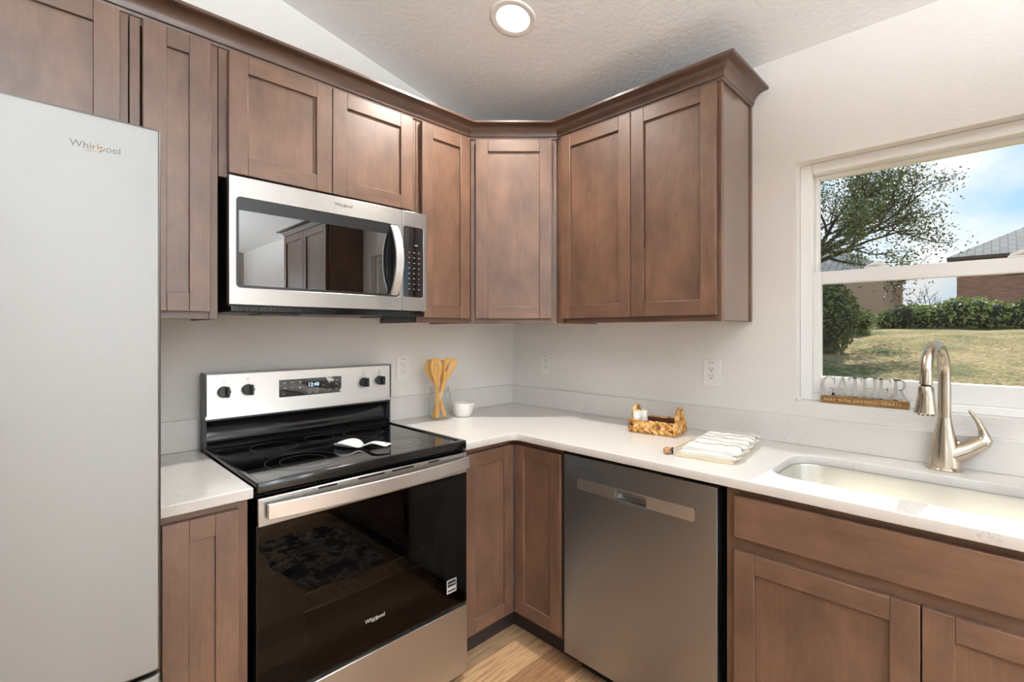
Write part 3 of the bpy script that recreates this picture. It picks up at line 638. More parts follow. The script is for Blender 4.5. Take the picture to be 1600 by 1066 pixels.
# oven door
od = framed('oven_door', .002, RWD-.002, .300, .880, [(.05, .33), (RWD-.05, .33), (RWD-.05, .79), (.05, .79)], .01, 'black_enamel', rg, RY+.006, .034)
MB().box(.002, RWD-.002, RY, RY+.03, .800, .880).build('top_band', 'steel', od, bevel=.003)
MB().box(.003, RWD-.003, RY+.0005, RY+.0055, .301, .799).build('glass', 'oven_glass', od, bevel=.0006)
v_, f_ = curve_geo([[(.004, .302), (RWD-.004, .302), (RWD-.004, .799), (.004, .799)], rrect(.132, RWD-.11, .405, .745, .015)], .0008)
q = MB(); q.add([(a, RY+.0065+c_, b_) for a, b_, c_ in v_], f_); q.build('glass_border', 'black_plastic', od)
for xa, xb in ((.172, .232), (.302, .398), (.425, .512), (.575, .622)):
    MB().prism(rrect(xa, xb, .870, .876, .003, 4), 'y', RY-.0006, RY+.002).build('vent_slot', 'black_plastic', od)
q = MB(); n_ = 16; vs_ = []
for i in range(n_+1):
    s_ = -1+2*i/n_; x_ = .387+s_*.365; dep = .022+.026*(1-s_*s_)
    vs_ += [(x_, RY-dep+.011, .822), (x_, RY-dep, .822), (x_, RY-dep, .866), (x_, RY-dep+.011, .866)]
fs_ = []
for i in range(n_): fs_ += [(i*4+k_, i*4+(k_+1) % 4, (i+1)*4+(k_+1) % 4, (i+1)*4+k_) for k_ in range(4)]
fs_ += [(0, 1, 2, 3), (n_*4+3, n_*4+2, n_*4+1, n_*4)]
q.add(vs_, fs_); hb = q.build('handle', 'steel_bright', od, bevel=.002, ang=50)
for xx in (.032, .728): MB().box(xx, xx+.014, RY-.018, RY+.002, .826, .862).build('standoff', 'dark_grey', hb, bevel=.002)
logo(od, .362, .398, RY, .072, 'grey_print', 'grey_print')
el_ = MB().box(.658, .703, RY-.0008, RY+.0002, .362, .412).build('energy_sticker', 'grey_print', od)
q = MB(); q.box(.662, .699, RY-.0013, RY-.0007, .386, .408); q.box(.662, .699, RY-.0013, RY-.0007, .368, .374); q.build('print', 'black_plastic', el_)
q = MB(); q.text('energy', .012, lambda a, b_, c_: (.6805+a, RY-.0014-c_, .394+b_), .0001); q.build('print', 'grey_print', el_, recalc=False, smooth=False)
MB().box(.004, RWD-.004, RY+.012, RY+.03, .286, .300).build('door_gap_trim', 'black_plastic', rg)
MB().box(.0, RWD-.0, RY, RY+.03, .028, .290).build('storage_drawer', 'steel', rg, bevel=.003)

# ------------------------------------------------------------------ dishwasher
dwr = thing('dishwasher', 'stainless steel dishwasher with recessed pocket handle under the counter', 'dishwasher', (0, -.899, 0), RB)
DWY = -.622
MB().box(.004, .602, DWY+.06, -.02, .10, .855).build('tub', 'black_plastic', dwr)
v_, f_ = curve_geo([[(.001, .080), (.602, .080), (.602, .866), (.001, .866)], rrect(.232, .362, .741, .780, .006)], .03, .003)
q = MB(); q.add([(a, DWY+.015+c_, b_) for a, b_, c_ in v_], f_); dd = q.build('door', 'steel_dark', dwr, ang=30)
v_, f_ = curve_geo([rrect(.066, .530, .741, .784, .010), rrect(.234, .360, .743, .778, .005)], .0016)
q = MB(); q.add([(a, DWY-.0004+c_, b_) for a, b_, c_ in v_], f_); bn = q.build('handle_band', 'steel_bright', dd); bn['label'] = 'paler steel band around the pocket handle'
q = MB(); q.box(.232, .362, DWY+.026, DWY+.03, .741, .780); q.prism([(DWY+.002, .780), (DWY+.002, .768), (DWY+.016, .762), (DWY+.026, .780)], 'x', .248, .361); q.build('pocket_handle', 'steel', dd, bevel=.001)
q = MB()
q.prism(rrect(.066, .155, .8215, .8275, .0015, 3), 'y', DWY-.0009, DWY+.001); q.build('badge', 'dark_grey', dd)
MB().box(.03, .575, -.545, -.52, 0, .095).build('toe_panel', 'black_plastic', dwr)

# ------------------------------------------------------------------ recessed downlights
def downlight(label, x_, y_, power=None):
    z_ = CH(x_); tilt = math.atan(.2125)
    t_ = thing('recessed_downlight', label, 'light fixture', (x_, y_, z_)); t_.rotation_euler = (0, tilt, 0)
    MB().lathe([(.062, -.001), (.064, -.004), (.070, -.007), (.088, -.006), (.093, -.001), (.0625, .0), (.062, -.001)], n=48).build('trim_ring', 'trim_white', t_)
    MB().lathe([(.063, -.002), (.060, -.0015), (.052, .012), (.050, .022), (.0, .022), (.0, .026), (.064, .026), (.063, -.002)], n=40).build('baffle', 'ceramic_white', t_)
    MB().lathe([(0, .0195), (.049, .0195), (.049, .0215), (0, .0215)], n=40).build('lens', 'lamp_lens', t_)
    l = bpy.data.lights.new('downlight_lamp', 'AREA'); l.shape = 'DISK'; l.size = .10; l.energy = power or DOWNLIGHT_DIM; l.color = (1, .96, .90); l.spread = RAD(150)
    lo_ = link_light(l, 'downlight_lamp', (0, 0, .012), (0, 0, 0)); lo_.parent = t_
    return t_
downlight('lit recessed ceiling downlight above the kitchen corner', -.753, -.747, DOWNLIGHT_POWER)
for x_, y_, nm in ((-2.45, -.95, 'added unseen downlight in front of the refrigerator'), (-.9, -2.6, 'added unseen downlight above the sink aisle'), (-2.6, -2.9, 'added unseen downlight behind the camera position'), (-4.4, -1.6, 'added unseen downlight near the far side window'), (-4.4, -4.4, 'added unseen downlight near the living room window')):  # further fixtures out of view, added as dim extra light
    downlight(nm, x_, y_)

# unseen uplight added behind the camera to brighten the ceiling
tl = thing('added_uplight', 'added uplight on a floor stand, out of view behind the camera', 'lamp', (-2.5, -4.3, 0))
MB().lathe([(0, 0), (.14, 0), (.14, .012), (.02, .03), (0, .03)], n=32).build('base', 'dark_grey', tl)
MB().cyl((0, 0, .028), .012, 1.66, n=16).build('pole', 'dark_grey', tl)
MB().lathe([(.02, 1.68), (.10, 1.71), (.17, 1.78), (.175, 1.78), (.105, 1.70), (.02, 1.67), (.02, 1.68)], n=36).build('added_uplight_bowl', 'ceramic_white', tl)
l = bpy.data.lights.new('added_uplight_bulb', 'AREA'); l.shape = 'DISK'; l.size = .18; l.energy = 455; l.color = (.82, .92, 1)
lo_ = link_light(l, 'added_uplight_bulb', (0, 0, 1.76), (pi, 0, 0)); lo_.parent = tl

# ------------------------------------------------------------------ wall outlets (local: faces -y, origin at plate centre on the wall)
def outlet(label, loc, rz):
    t_ = thing('wall_outlet', label, 'outlet', loc, rz)
    v_, f_ = curve_geo([rrect(-.036, .036, -.0585, .0585, .003, 3)], .005, .0015); q = MB(); q.add([(a, -.0026+c_, b_) for a, b_, c_ in v_], f_); q.build('cover_plate', 'white_plastic', t_)
    v_, f_ = curve_geo([rrect(-.0165, .0165, -.0335, .0335, .002, 3)], .003, .001); q = MB(); q.add([(a, -.0060+c_, b_) for a, b_, c_ in v_], f_); rc_ = q.build('receptacle', 'white_plastic', t_)
    q = MB()
    for zz in (.012, -.020):
        q.box(-.0065, -.0045, -.0079, -.0072, zz+.003, zz+.011); q.box(.0045, .0065, -.0079, -.0072, zz+.003, zz+.010); q.cyl((0, -.0079, zz-.003), .0026, .0007, 'y', 12)
    q.build('slots', 'slot_dark', rc_)
    q = MB(); q.box(-.010, -.002, -.0058, -.0049, .044, .0465); q.box(.002, .010, -.0058, -.0049, .044, .0465); q.build('print', 'slot_dark', t_)
    return t_
outlet('white wall outlet between the range console and the utensil jar', (-.7895, 0, 1.166), 0)
outlet('white wall outlet on the window wall nearest the room corner', (0, -.272, 1.1635), RB)
outlet('white wall outlet on the window wall above the folded towel', (0, -1.2285, 1.1675), RB)
outlet('white wall outlet mostly hidden behind the refrigerator edge', (-1.873, 0, 1.167), 0)

# ------------------------------------------------------------------ utensil jar with bamboo utensils
JX, JY = -.672, -.150
jar = thing('glass_jar', 'clear glass mason jar holding bamboo utensils on the counter', 'jar', (JX, JY, CT+.0005))
prof = [(0, 0), (.040, 0), (.0455, .004), (.047, .012), (.047, .108), (.0455, .118), (.041, .127), (.041, .131), (.043, .132), (.043, .135), (.041, .136), (.041, .140), (.043, .141), (.043, .144), (.041, .145), (.041, .150),
        (.0385, .150), (.0385, .127), (.043, .117), (.0445, .108), (.0445, .014), (.042, .008), (0, .007)]
MB().lathe([(r0*1.17, h0*1.08) for r0, h0 in prof], n=40).build('glass_body', 'jar_glass', jar)
def utensil(name, label, outline, holes, th, base_pt, top_dir, face_rot):
    # outline in (x, z) with the handle end at z=0; the thing leans along top_dir
    t_ = MB(); v_, f_ = curve_geo([outline]+holes, th, th*.3)
    t_.add([(a, c_, b_) for a, b_, c_ in v_], f_)
    o_ = t_.build(name, 'bamboo', ang=50); tag(o_, label, 'utensil', 'bamboo utensils in the jar')
    zax = Vector(top_dir).normalized(); xh = Vector((cos(face_rot), sin(face_rot), 0)); xax = (xh-zax*xh.dot(zax)).normalized(); yax = zax.cross(xax)
    o_.matrix_world = Matrix(((xax.x, yax.x, zax.x, base_pt[0]), (xax.y, yax.y, zax.y, base_pt[1]), (xax.z, yax.z, zax.z, base_pt[2]), (0, 0, 0, 1))); return o_
def handle_pts(w0, w1, z1): return [(-w0*.8, .001), (-w0, .01)], [(w0, .01), (w0*.8, .001)]
def spoon_outline(L, hw, bw, bl):
    out = []; n_ = 20
    left = [(-hw*.7, .0), (-hw, .008), (-hw*.75, L-bl-.03)]
    for i in range(n_+1):
        a = pi+pi*i/n_ ; out.append((bw*cos(a), L-bl*.5-bl*.5*sin(a)))
    pts_ = left+out+[(hw*.75, L-bl-.03), (hw, .008), (hw*.7, .0)]; return pts_[::-1]
def spat_outline(L, hw, bw, bl, skew=0):
    return [(hw*.7, 0), (hw, .008), (hw*.75, L-bl-.035), (hw*1.1, L-bl-.015), (bw*.75, L-bl+.015), (bw, L-bl+.04), (bw*.98, L-.004+skew), (bw*.9, L+skew), (-bw*.9, L-skew), (-bw*.98, L-.004-skew), (-bw, L-bl+.04), (-bw*.75, L-bl+.015), (-hw*1.1, L-bl-.015), (-hw*.75, L-bl-.035), (-hw, .008), (-hw*.7, 0)]
circ = lambda cx_, cz_, r0: [(cx_+r0*cos(2*pi*i/16), cz_-r0*sin(2*pi*i/16)) for i in range(16)]
zj = CT+.009; FR = RAD(-45)
vr = Vector((cos(FR), sin(FR), 0)); vd = Vector((sin(RAD(45)), cos(RAD(45)), 0))   # along the picture / away from the viewer
def jp(a, d_): p = Vector((JX, JY, 0))+vr*a+vd*d_; return (p.x, p.y, zj)
utensil('wooden_spoon', 'bamboo spoon at the left of the utensil jar, behind the holed spoon', spoon_outline(.300, .0095, .033, .110), [], .006, jp(.026, .012), vr*-.29+vd*.03+Vector((0, 0, 1)), FR)
utensil('wooden_spoon', 'bamboo spoon with one round hole, middle of the utensil jar', spoon_outline(.300, .0105, .031, .105), [circ(.004, .264, .0065)], .006, jp(-.006, -.022), vr*-.03+vd*.03+Vector((0, 0, 1)), FR)
sl = [[(-.012+dx, .238), (-.012+dx, .282), (-.0065+dx, .282), (-.0065+dx, .238)] for dx in (0, .0205)]
utensil('slotted_turner', 'bamboo turner with two slots at the right of the jar', spat_outline(.306, .0105, .030, .085, .001), sl, .006, jp(-.030, -.002), vr*.31+vd*.02+Vector((0, 0, 1)), FR)
utensil('spatula', 'plain bamboo spatula behind the slotted turner in the jar', spat_outline(.285, .009, .024, .08), [], .005, jp(-.012, .030), vr*.10+vd*.01+Vector((0, 0, 1)), FR)

# ------------------------------------------------------------------ small ribbed bowl with pouring lip
bo = thing('mixing_bowl', 'small white ribbed bowl with a pouring lip on the counter corner', 'bowl', (-.536, -.165, CT+.0005))
prof = [(0, 0), (.028, 0), (.034, .004), (.042, .016), (.0455, .032), (.047, .052), (.0475, .056), (.0452, .057), (.043, .050), (.041, .032), (.034, .012), (0, .008)]
q = MB(); q.lathe(prof, n=96)
def ribs(x_, y_, z_):
    r0 = sqrt(x_*x_+y_*y_); a = math.atan2(y_, x_); k = 1.0
    if .006 < z_ < .05 and r0 > .030: k += .012*(1 if int((a+pi)/(2*pi)*96) % 2 else -1)
    da = (a-RAD(-40)+pi) % (2*pi)-pi
    if z_ > .03: k += .36*math.exp(-(da/.17)**2)*((z_-.03)/.027)**1.6
    return (x_*k, y_*k, z_+(.004*math.exp(-(da/.2)**2) if z_ > .05 else 0))
q.map(ribs); q.map(lambda x_, y_, z_: (x_*1.18, y_*1.18, z_*1.26)); q.build('bowl', 'ceramic_matte', bo)

# ------------------------------------------------------------------ spoon rest on the cooktop
sr = thing('spoon_rest', 'white ceramic spoon rest lying on the black cooktop', 'spoon rest', (-1.300, -.360, .9187), RAD(-61))
# local x from bowl (0) to handle end
def sec(x_):   # half width, rim height
    if x_ < .115: u = x_/.115; return .040*sqrt(max(0, 1-(2*u-1)**2))*(1.0)+.0005, .020-.004*u
    u = (x_-.115)/.105; return .0, .016
q = MB(); n_ = 26; m__ = 15; vs_ = []
for i in range(n_+1):
    x_ = -.005+.225*i/n_; u = (x_+.005)/.225
    bowlw = .041*sqrt(max(0., 1-((x_-.05)/.056)**2)) if abs(x_-.05) < .056 else 0
    hw_ = 0
    if x_ > .07: tt = (x_-.07)/.15; hw_ = .0145+.010*max(0, (tt-.45)/.55)**1.2 - (0 if tt < .93 else .010*((tt-.93)/.07)**2)
    hw_ = max(bowlw, hw_, .004)
    depth = max(0, 1-((x_-.045)/.062)**2)
    base_ = .002 if x_ < .10 else .002+.020*min(1, (x_-.10)/.05) - (.006*max(0, (x_-.17)/.05))
    for j in range(m__):
        s_ = -1+2*j/(m__-1); rim = .020 if x_ < .1 else .004
        vs_.append((x_, s_*hw_, base_+rim*(abs(s_)**3)*depth+(.0 if depth > 0 else .003*(1-s_*s_))+.003))
fs_ = [(i*m__+j, i*m__+j+1, (i+1)*m__+j+1, (i+1)*m__+j) for i in range(n_) for j in range(m__-1)]
q.add(vs_, fs_); o_ = q.build('dish', 'ceramic_white', sr, recalc=False); md = o_.modifiers.new('solid', 'SOLIDIFY'); md.thickness = .005; md.offset = 1; s2 = o_.modifiers.new('sub', 'SUBSURF'); s2.levels = s2.render_levels = 1
MB().lathe([(0, 0), (.0045, 0), (.0045, .0008), (0, .0008)], (.205, 0, .0235), 16).build('hanging_hole', 'slot_dark', sr)

# ------------------------------------------------------------------ woven basket
bk = thing('woven_basket', 'small woven water hyacinth basket with end handles on the counter', 'basket', (-.185, -1.068, CT+.001), RAD(-82))
BL, BW, BH = .200, .150, .052
q = MB(); q.box(-BL/2+.010, BL/2-.010, -BW/2+.010, BW/2-.010, .002, .010); q.build('bottom', 'basket_inside', bk)
q = MB(); q.box(-BL/2+.008, BL/2-.008, -BW/2+.008, -BW/2+.012, .004, BH-.003); q.box(-BL/2+.008, BL/2-.008, BW/2-.012, BW/2-.008, .004, BH-.003); q.box(-BL/2+.008, -BL/2+.012, -BW/2+.008, BW/2-.008, .004, BH-.003); q.box(BL/2-.012, BL/2-.008, -BW/2+.008, BW/2-.008, .004, BH-.003); q.build('lining', 'basket_inside', bk)
q = MB(); rnd = random.Random(3)
def strand(q, c, dir_, tilt, L, r0, nrm):
    c = Vector(c); d_ = Vector(dir_); n__ = Vector(nrm); u_ = Vector((0, 0, 1))
    ax_ = (d_*cos(tilt)+u_*sin(tilt))
    pts_ = [c+ax_*(s_*L/2)+n__*(.004*(1-s_*s_)) for s_ in (-1, -.6, -.2, .2, .6, 1)]
    q.tube(pts_, [r0*.35, r0*.85, r0, r0, r0*.85, r0*.35], 8, flat=.75, up=nrm)
def woven_side(q, p0_, p1_, nrm):
    p0_, p1_ = Vector(p0_), Vector(p1_); L = (p1_-p0_).length; d_ = (p1_-p0_)/L; n_ = int(L/.031)
    for row in range(3):
        for i in range(n_):
            s_ = .021+(L-.042)*(i+(row % 2)*.3)/(n_-1+.3); z_ = .0155+row*.014
            strand(q, p0_+d_*s_+Vector((0, 0, z_)), d_, RAD(28 if row % 2 else -28)+rnd.uniform(-.12, .12), .046+rnd.uniform(-.004, .005), .0088, nrm)
woven_side(q, (-BL/2, -BW/2+.004, 0), (BL/2, -BW/2+.004, 0), (0, -1, 0)); woven_side(q, (-BL/2, BW/2-.004, 0), (BL/2, BW/2-.004, 0), (0, 1, 0))
woven_side(q, (-BL/2+.004, -BW/2, 0), (-BL/2+.004, BW/2, 0), (-1, 0, 0)); woven_side(q, (BL/2-.004, -BW/2, 0), (BL/2-.004, BW/2, 0), (1, 0, 0))
for cx_ in (-BL/2+.003, BL/2-.003):
    for cy_ in (-BW/2+.003, BW/2-.003): q.tube([(cx_, cy_, .004), (cx_, cy_, .028), (cx_, cy_, BH)], [.006, .0075, .006], 10)
q.build('woven_sides', 'hyacinth', bk)
q = MB(); x0, x1, y0, y1 = -BL/2+.003, BL/2-.003, -BW/2+.003, BW/2-.003
for zz, r0 in ((.003, .003), (BH, .0042)): q.tube([(x0, y0, zz), (x1, y0, zz), (x1, y1, zz), (x0, y1, zz), (x0, y0, zz)], r0, 8)
q.build('rim', 'hyacinth', bk)
for sx in (-1, 1):
    q = MB(); px_ = sx*(BL/2-.005)
    for off in (-.004, .004):
        q.tube([(px_+off, -.036, BH-.012), (px_+off, -.034, BH+.020), (px_+off*.6, -.022, BH+.048), (px_, 0, BH+.058), (px_+off*.6, .022, BH+.048), (px_+off, .034, BH+.020), (px_+off, .036, BH-.012)], [.0055, .0058, .006, .0062, .006, .0058, .0055], 8)
    q.build('handle', 'hyacinth', bk)
# shakers in the basket
def shaker(label, loc, h_, r0):
    t_ = thing('shaker', label, 'shaker', loc, 0, 'white shakers in the woven basket')
    MB().lathe([(0, 0), (r0*.94, 0), (r0, .003), (r0, h_-.003), (r0*.93, h_), (0, h_)], n=28).build('body', 'ceramic_white', t_)
    MB().lathe([(0, 0), (r0*.62, 0), (r0*.66, .001), (r0*.6, .004), (0, .004)], (0, 0, h_), 24).build('stopper', 'cork_top', t_)
shaker('front white shaker standing in the woven basket', (-.243, -1.003, CT+.0112), .080, .0175)
shaker('rear white shaker half hidden behind the other in the basket', (-.2075, -1.0150, CT+.0112), .078, .0165)

# ------------------------------------------------------------------ folded towel and brush
tw = thing('folded_towel', 'folded white textured kitchen towel with thin dark stripes beside the basket', 'towel', (-.285, -1.372, CT+.001), RAD(-83))
TL, TW_ = .20, .37         # local x: away from the corner, local y: towards the wall
def cloth(name, x0, x1, y0, y1, z0, z1, m_, seed, amp=.004, nx=22, ny=36, par=tw, stripes=None):
    rr = random.Random(seed); ph = [rr.uniform(0, 6) for _ in range(6)]
    def ht(a, b_): return amp*(sin(a*38+ph[0])*sin(b_*31+ph[1])*.5+.35*sin(b_*70+a*25+ph[2])+.25*sin(a*95+ph[3]))
    top = []; bot = []; q = MB()
    for i in range(nx+1):
        for j in range(ny+1):
            a = x0+(x1-x0)*i/nx; b_ = y0+(y1-y0)*j/ny
            ed = min(i/nx, 1-i/nx, )*nx; rnd_ = min(1, ed/2.0); rnd_ = 1-(1-rnd_)**2
            wob = .003*sin(b_*55+ph[4])*(1 if i in (0, nx) else 0)+.003*sin(a*60+ph[5])*(1 if j in (0, ny) else 0)
            zt = z0+(z1-z0)*(.55+.45*rnd_)+ht(a, b_)*rnd_
            top.append((a+wob, b_+wob, zt)); bot.append((a+wob, b_+wob, z0+(z1-z0)*.25*(1-rnd_)))
    N = len(top); q.add(top+bot, [])
    def idx(i, j): return i*(ny+1)+j
    for i in range(nx):
        for j in range(ny):
            q.cur = 0
            if stripes:
                bb = y0+(y1-y0)*(j+.5)/ny
                if any(abs(bb-s_-.004*sin(i*.9+s_*40)) < (y1-y0)/ny*.52 for s_ in stripes): q.cur = 1
            q.f.append((idx(i, j), idx(i+1, j), idx(i+1, j+1), idx(i, j+1))); q.m.append(q.cur)
            q.f.append((N+idx(i, j), N+idx(i, j+1), N+idx(i+1, j+1), N+idx(i+1, j))); q.m.append(0)
    rim_ = [idx(i, 0) for i in range(nx+1)]+[idx(nx, j) for j in range(1, ny+1)]+[idx(i, ny) for i in range(nx-1, -1, -1)]+[idx(0, j) for j in range(ny-1, 0, -1)]
    for k_ in range(len(rim_)):
        a, b_ = rim_[k_], rim_[(k_+1) % len(rim_)]
        q.cur = 0
        if stripes and abs(q.v[a][1]-q.v[b_][1]) > 1e-4:
            bb = (q.v[a][1]+q.v[b_][1])/2
            if any(abs(bb-s_) < .006 for s_ in stripes): q.cur = 1
        q.f.append((a, b_, N+b_, N+a)); q.m.append(q.cur)
    return q.build(name, m_, par, ang=70)
cloth('lower_fold', -.085, .105, -.225, .128, 0, .012, 'linen', 1, .0015)
cloth('middle_fold', -.080, .108, -.222, .138, .0125, .022, ['towel_cloth', 'towel_stripe'], 4, .0015)
cloth('upper_fold', -.072, .110, -.205, .165, .0225, .036, ['towel_cloth', 'towel_stripe'], 2, .0035, 24, 60, stripes=(-.115, -.055, .005, .065, .115))
q = MB(); rr = random.Random(5)
for i in range(46):
    a = -.068+.178*i/45; q.tube([(a, .163, .027), (a+rr.uniform(-.002, .002), .171, .029+rr.uniform(0, .004)), (a+rr.uniform(-.004, .004), .179+rr.uniform(0, .005), .024+rr.uniform(0, .006))], [.0016, .0014, .0009], 5)
q.build('fringe', 'towel_cloth', tw)
# wooden-ended utensil lying along the towel
br_ = thing('dish_brush', 'slim wooden-handled dish brush lying along the left side of the folded towel', 'brush', (-.43, -1.270, CT+.001), RAD(-83))
def BP(a, y_, z_): return (a, y_, z_)
MB().tube([BP(.0, -.055, .012), BP(.006, -.02, .012), BP(.010, .05, .012), BP(.014, .12, .012), BP(.018, .215, .011)], [.0045, .0045, .0042, .0042, .003], 10).build('handle', 'linen', br_)
MB().ell((-.001, -.080, .0125), (.0125, .022, .0115)).build('head', 'tan_wood', br_)
MB().tube([BP(.012, -.074, .0125), BP(.018, -.072, .0125)], .0118, 14).build('band', 'black_plastic', br_)

# ------------------------------------------------------------------ GATHER sign on the sill (local x to the right, faces -y)
gs = thing('word_sign', 'wooden block sign with cut-out white letters GATHER on the window sill', 'sign', (.021, -1.637, WZ0+.0006), RB)
MB().box(0, .262, -.010, .012, 0, .027).build('block', 'dark_wood', gs, bevel=.001)
q = MB(); q.text('HERE WITH GRATEFUL HEARTS', .0125, lambda a, b_, c_: (.131+a, -.0101-c_, .0095+b_), .0003, 1.35)
xs = [v_[0] for v_ in q.v]; k = .228/(max(xs)-min(xs)); q.map(lambda a, b_, c_: (.126+(a-.131)*k, b_, c_)); q.build('lettering', 'linen', gs, recalc=False, smooth=False)
simple('sign_white', S(186, 185, 180), .5)
LH, LZ, LT0, LT1 = .074, .0275, -.003, .002
def letter(ch, x0, w_):
    q = MB(); P = lambda pts_: q.prism([(x0+a*w_, LZ+b_*LH) for a, b_ in pts_], 'y', LT0, LT1)
    R = lambda a0, a1, b0, b1: P([(a0, b0), (a1, b0), (a1, b1), (a0, b1)])
    def arc(cx_, cz_, ro, ri, a0, a1, n=18, shift=0):
        for i in range(n):
            t0, t1 = RAD(a0+(a1-a0)*i/n), RAD(a0+(a1-a0)*(i+1)/n)
            P([(cx_+ro[0]*cos(t0), cz_+ro[1]*sin(t0)), (cx_+ro[0]*cos(t1), cz_+ro[1]*sin(t1)), (cx_+shift+ri[0]*cos(t1), cz_+ri[1]*sin(t1)), (cx_+shift+ri[0]*cos(t0), cz_+ri[1]*sin(t0))])
    if ch == 'G':
        arc(.5, .5, (.5, .5), (.33, .44), 48, 315, 26, .03); R(.70, .88, .02, .36); R(.55, 1.0, .33, .39); P([(.80, .83), (.86, .60), (.90, .60), (.90, 1.0), (.86, 1.0)]); P([(.70, .08), (.88, .12), (.88, .02), (.72, .02)])
    if ch == 'A':
        P([(.02, 0), (.12, 0), (.50, .93), (.45, 1.0)]); P([(.42, 1.0), (.56, 1.0), (.98, 0), (.76, 0), (.44, .86)]); R(.24, .68, .30, .37); R(-.06, .22, 0, .045); R(.66, 1.06, 0, .045)
    if ch == 'T':
        R(.38, .62, 0, 1); R(0, 1, .93, 1); P([(0, .95), (.03, .74), (.07, .74), (.16, .95)]); P([(.84, .95), (.93, .74), (.97, .74), (1, .95)]); R(.24, .76, 0, .045)
    if ch == 'H':
        R(.10, .29, 0, 1); R(.71, .90, 0, 1); R(.29, .71, .47, .54)
        for a in (0, .61): R(a, a+.39, 0, .045); R(a, a+.39, .955, 1)
    if ch == 'E':
        R(.12, .36, 0, 1); R(0, .95, .94, 1); R(0, 1.0, 0, .06); R(.36, .72, .47, .535); P([(.95, .98), (.93, .76), (.89, .76), (.80, .95)]); P([(1.0, .02), (1.0, .26), (.96, .26), (.84, .04)]); P([(.70, .34), (.74, .34), (.74, .66), (.70, .66), (.62, .5)])
    if ch == 'R':
        R(.10, .32, 0, 1); R(0, .42, 0, .045); R(0, .5, .945, 1); arc(.48, .735, (.36, .265), (.18, .20), -90, 90, 14); R(.30, .50, .945, 1); R(.30, .50, .47, .53); P([(.42, .5), (.60, .5), (.96, .03), (1.05, .03), (1.05, 0), (.78, 0)])
    return q.build('letter', 'sign_white', gs, smooth=False)
xx = 0.0
for ch, w_, adv in (('G', .050, .0455), ('A', .049, .0415), ('T', .041, .0395), ('H', .049, .0475), ('E', .040, .041), ('R', .046, .05)):
    letter(ch, xx+.0, w_).name = 'letter'; xx += adv

# ------------------------------------------------------------------ kitchen mat in front of the sink (seen mirrored in the oven door)
pts_ = []
for i in range(72):
    a = 2*pi*i/72; c_, s_ = cos(a), sin(a)
    r0 = 1/(abs(c_)**4+abs(s_)**4)**.25*(1+.05*cos(8*a)); pts_.append((.27*r0*c_, .40*r0*s_))
v_, f_ = curve_geo([pts_], .010, .003); q = MB(); q.add([(a-.86, b_-2.1, .0055+c_) for a, b_, c_ in v_], f_)
tag(q.build('kitchen_mat', 'rug_pile'), 'dark scalloped floral kitchen mat on the plank floor, mirrored in the oven door', 'mat')

# ------------------------------------------------------------------ outdoors
def gz(x_, y_): 
    t_ = min(1, max(0, (x_-2.0)/16)); return -.15+1.62*(t_*t_*(3-2*t_))*.6+1.62*.4*t_
q = MB(); nx, ny = 60, 60; vs_ = []
for i in range(nx+1):
    for j in range(ny+1):
        a = .25+60*(i/nx)**1.5; b_ = -30+60*j/ny; vs_.append((a, b_, gz(a, b_)+.05*sin(a*1.3+b_)*sin(b_*.9) if a > 2 else gz(a, b_)))
q.add(vs_, [(i*(ny+1)+j, (i+1)*(ny+1)+j, (i+1)*(ny+1)+j+1, i*(ny+1)+j+1) for i in range(nx) for j in range(ny)])
struct(q.build('lawn', 'lawn', recalc=False, ang=180))
def leaves(q, pts_, size, rnd_):
    vs_ = []; fs_ = []
    for p in pts_:
        s_ = size*rnd_.uniform(.6, 1.3); d1 = Vector((rnd_.gauss(0, 1), rnd_.gauss(0, 1), rnd_.gauss(0, 1))).normalized(); d2 = d1.cross(Vector((rnd_.gauss(0, 1), rnd_.gauss(0, 1), rnd_.gauss(0, 1)))).normalized()
        p = Vector(p); k_ = len(vs_); vs_ += [p-d1*s_, p+d2*s_*.45, p+d1*s_, p-d2*s_*.45]; fs_.append((k_, k_+1, k_+2, k_+3))
    q.add(vs_, fs_)
tr = thing('oak_tree', 'leafy tree with spreading branches at the left of the window view', 'tree', (14.0, 2.2, gz(14, 2.2)))
rnd = random.Random(11); zt = tr.location.z
brs = MB(); tips = []
MB().tube([(0, 0, -.1), (.05, -.05, .7), (0, -.15, 1.5), (.1, -.2, 2.3)], [.26, .2, .17, .15], 12).build('trunk', 'bark', tr)
def grow(p, d_, L, r0, lvl):
    pts_ = [p]; c = Vector(p); d_ = d_.normalized()
    for i in range(4):
        d_ = (d_+Vector((rnd.gauss(0, .16), rnd.gauss(0, .16), rnd.gauss(.02, .14)))).normalized(); c = c+d_*L/4; pts_.append(tuple(c))
        if lvl >= 2: tips.append(c.copy())
    brs.tube(pts_, [r0, r0*.85, r0*.72, r0*.6, r0*.42], 6)
    if lvl < 3:
        for i in range(3 if lvl else 4):
            k_ = rnd.choice((2, 3, 4)); grow(pts_[k_], d_+Vector((rnd.gauss(0, .6), rnd.gauss(0, .6), rnd.gauss(.05, .45))), L*.68, r0*.5, lvl+1)
for d_ in ((0, -1, .45), (.2, -1, .9), (-.2, -1, .2), (.1, -.4, 1.2), (0, .8, .8), (.3, -1, .65), (-.3, -.9, .55)):
    grow((.05, -.18, 2.0), Vector(d_), 1.75, .085, 0)
brs.build('branches', 'bark', tr)
q = MB(); lp = []
for t_ in tips:
    for _ in range(15): lp.append(t_+Vector((rnd.gauss(0, .17), rnd.gauss(0, .17), rnd.gauss(0, .14))))
leaves(q, lp, .042, rnd); q.build('foliage', 'leaf_dark', tr, recalc=False, smooth=False)
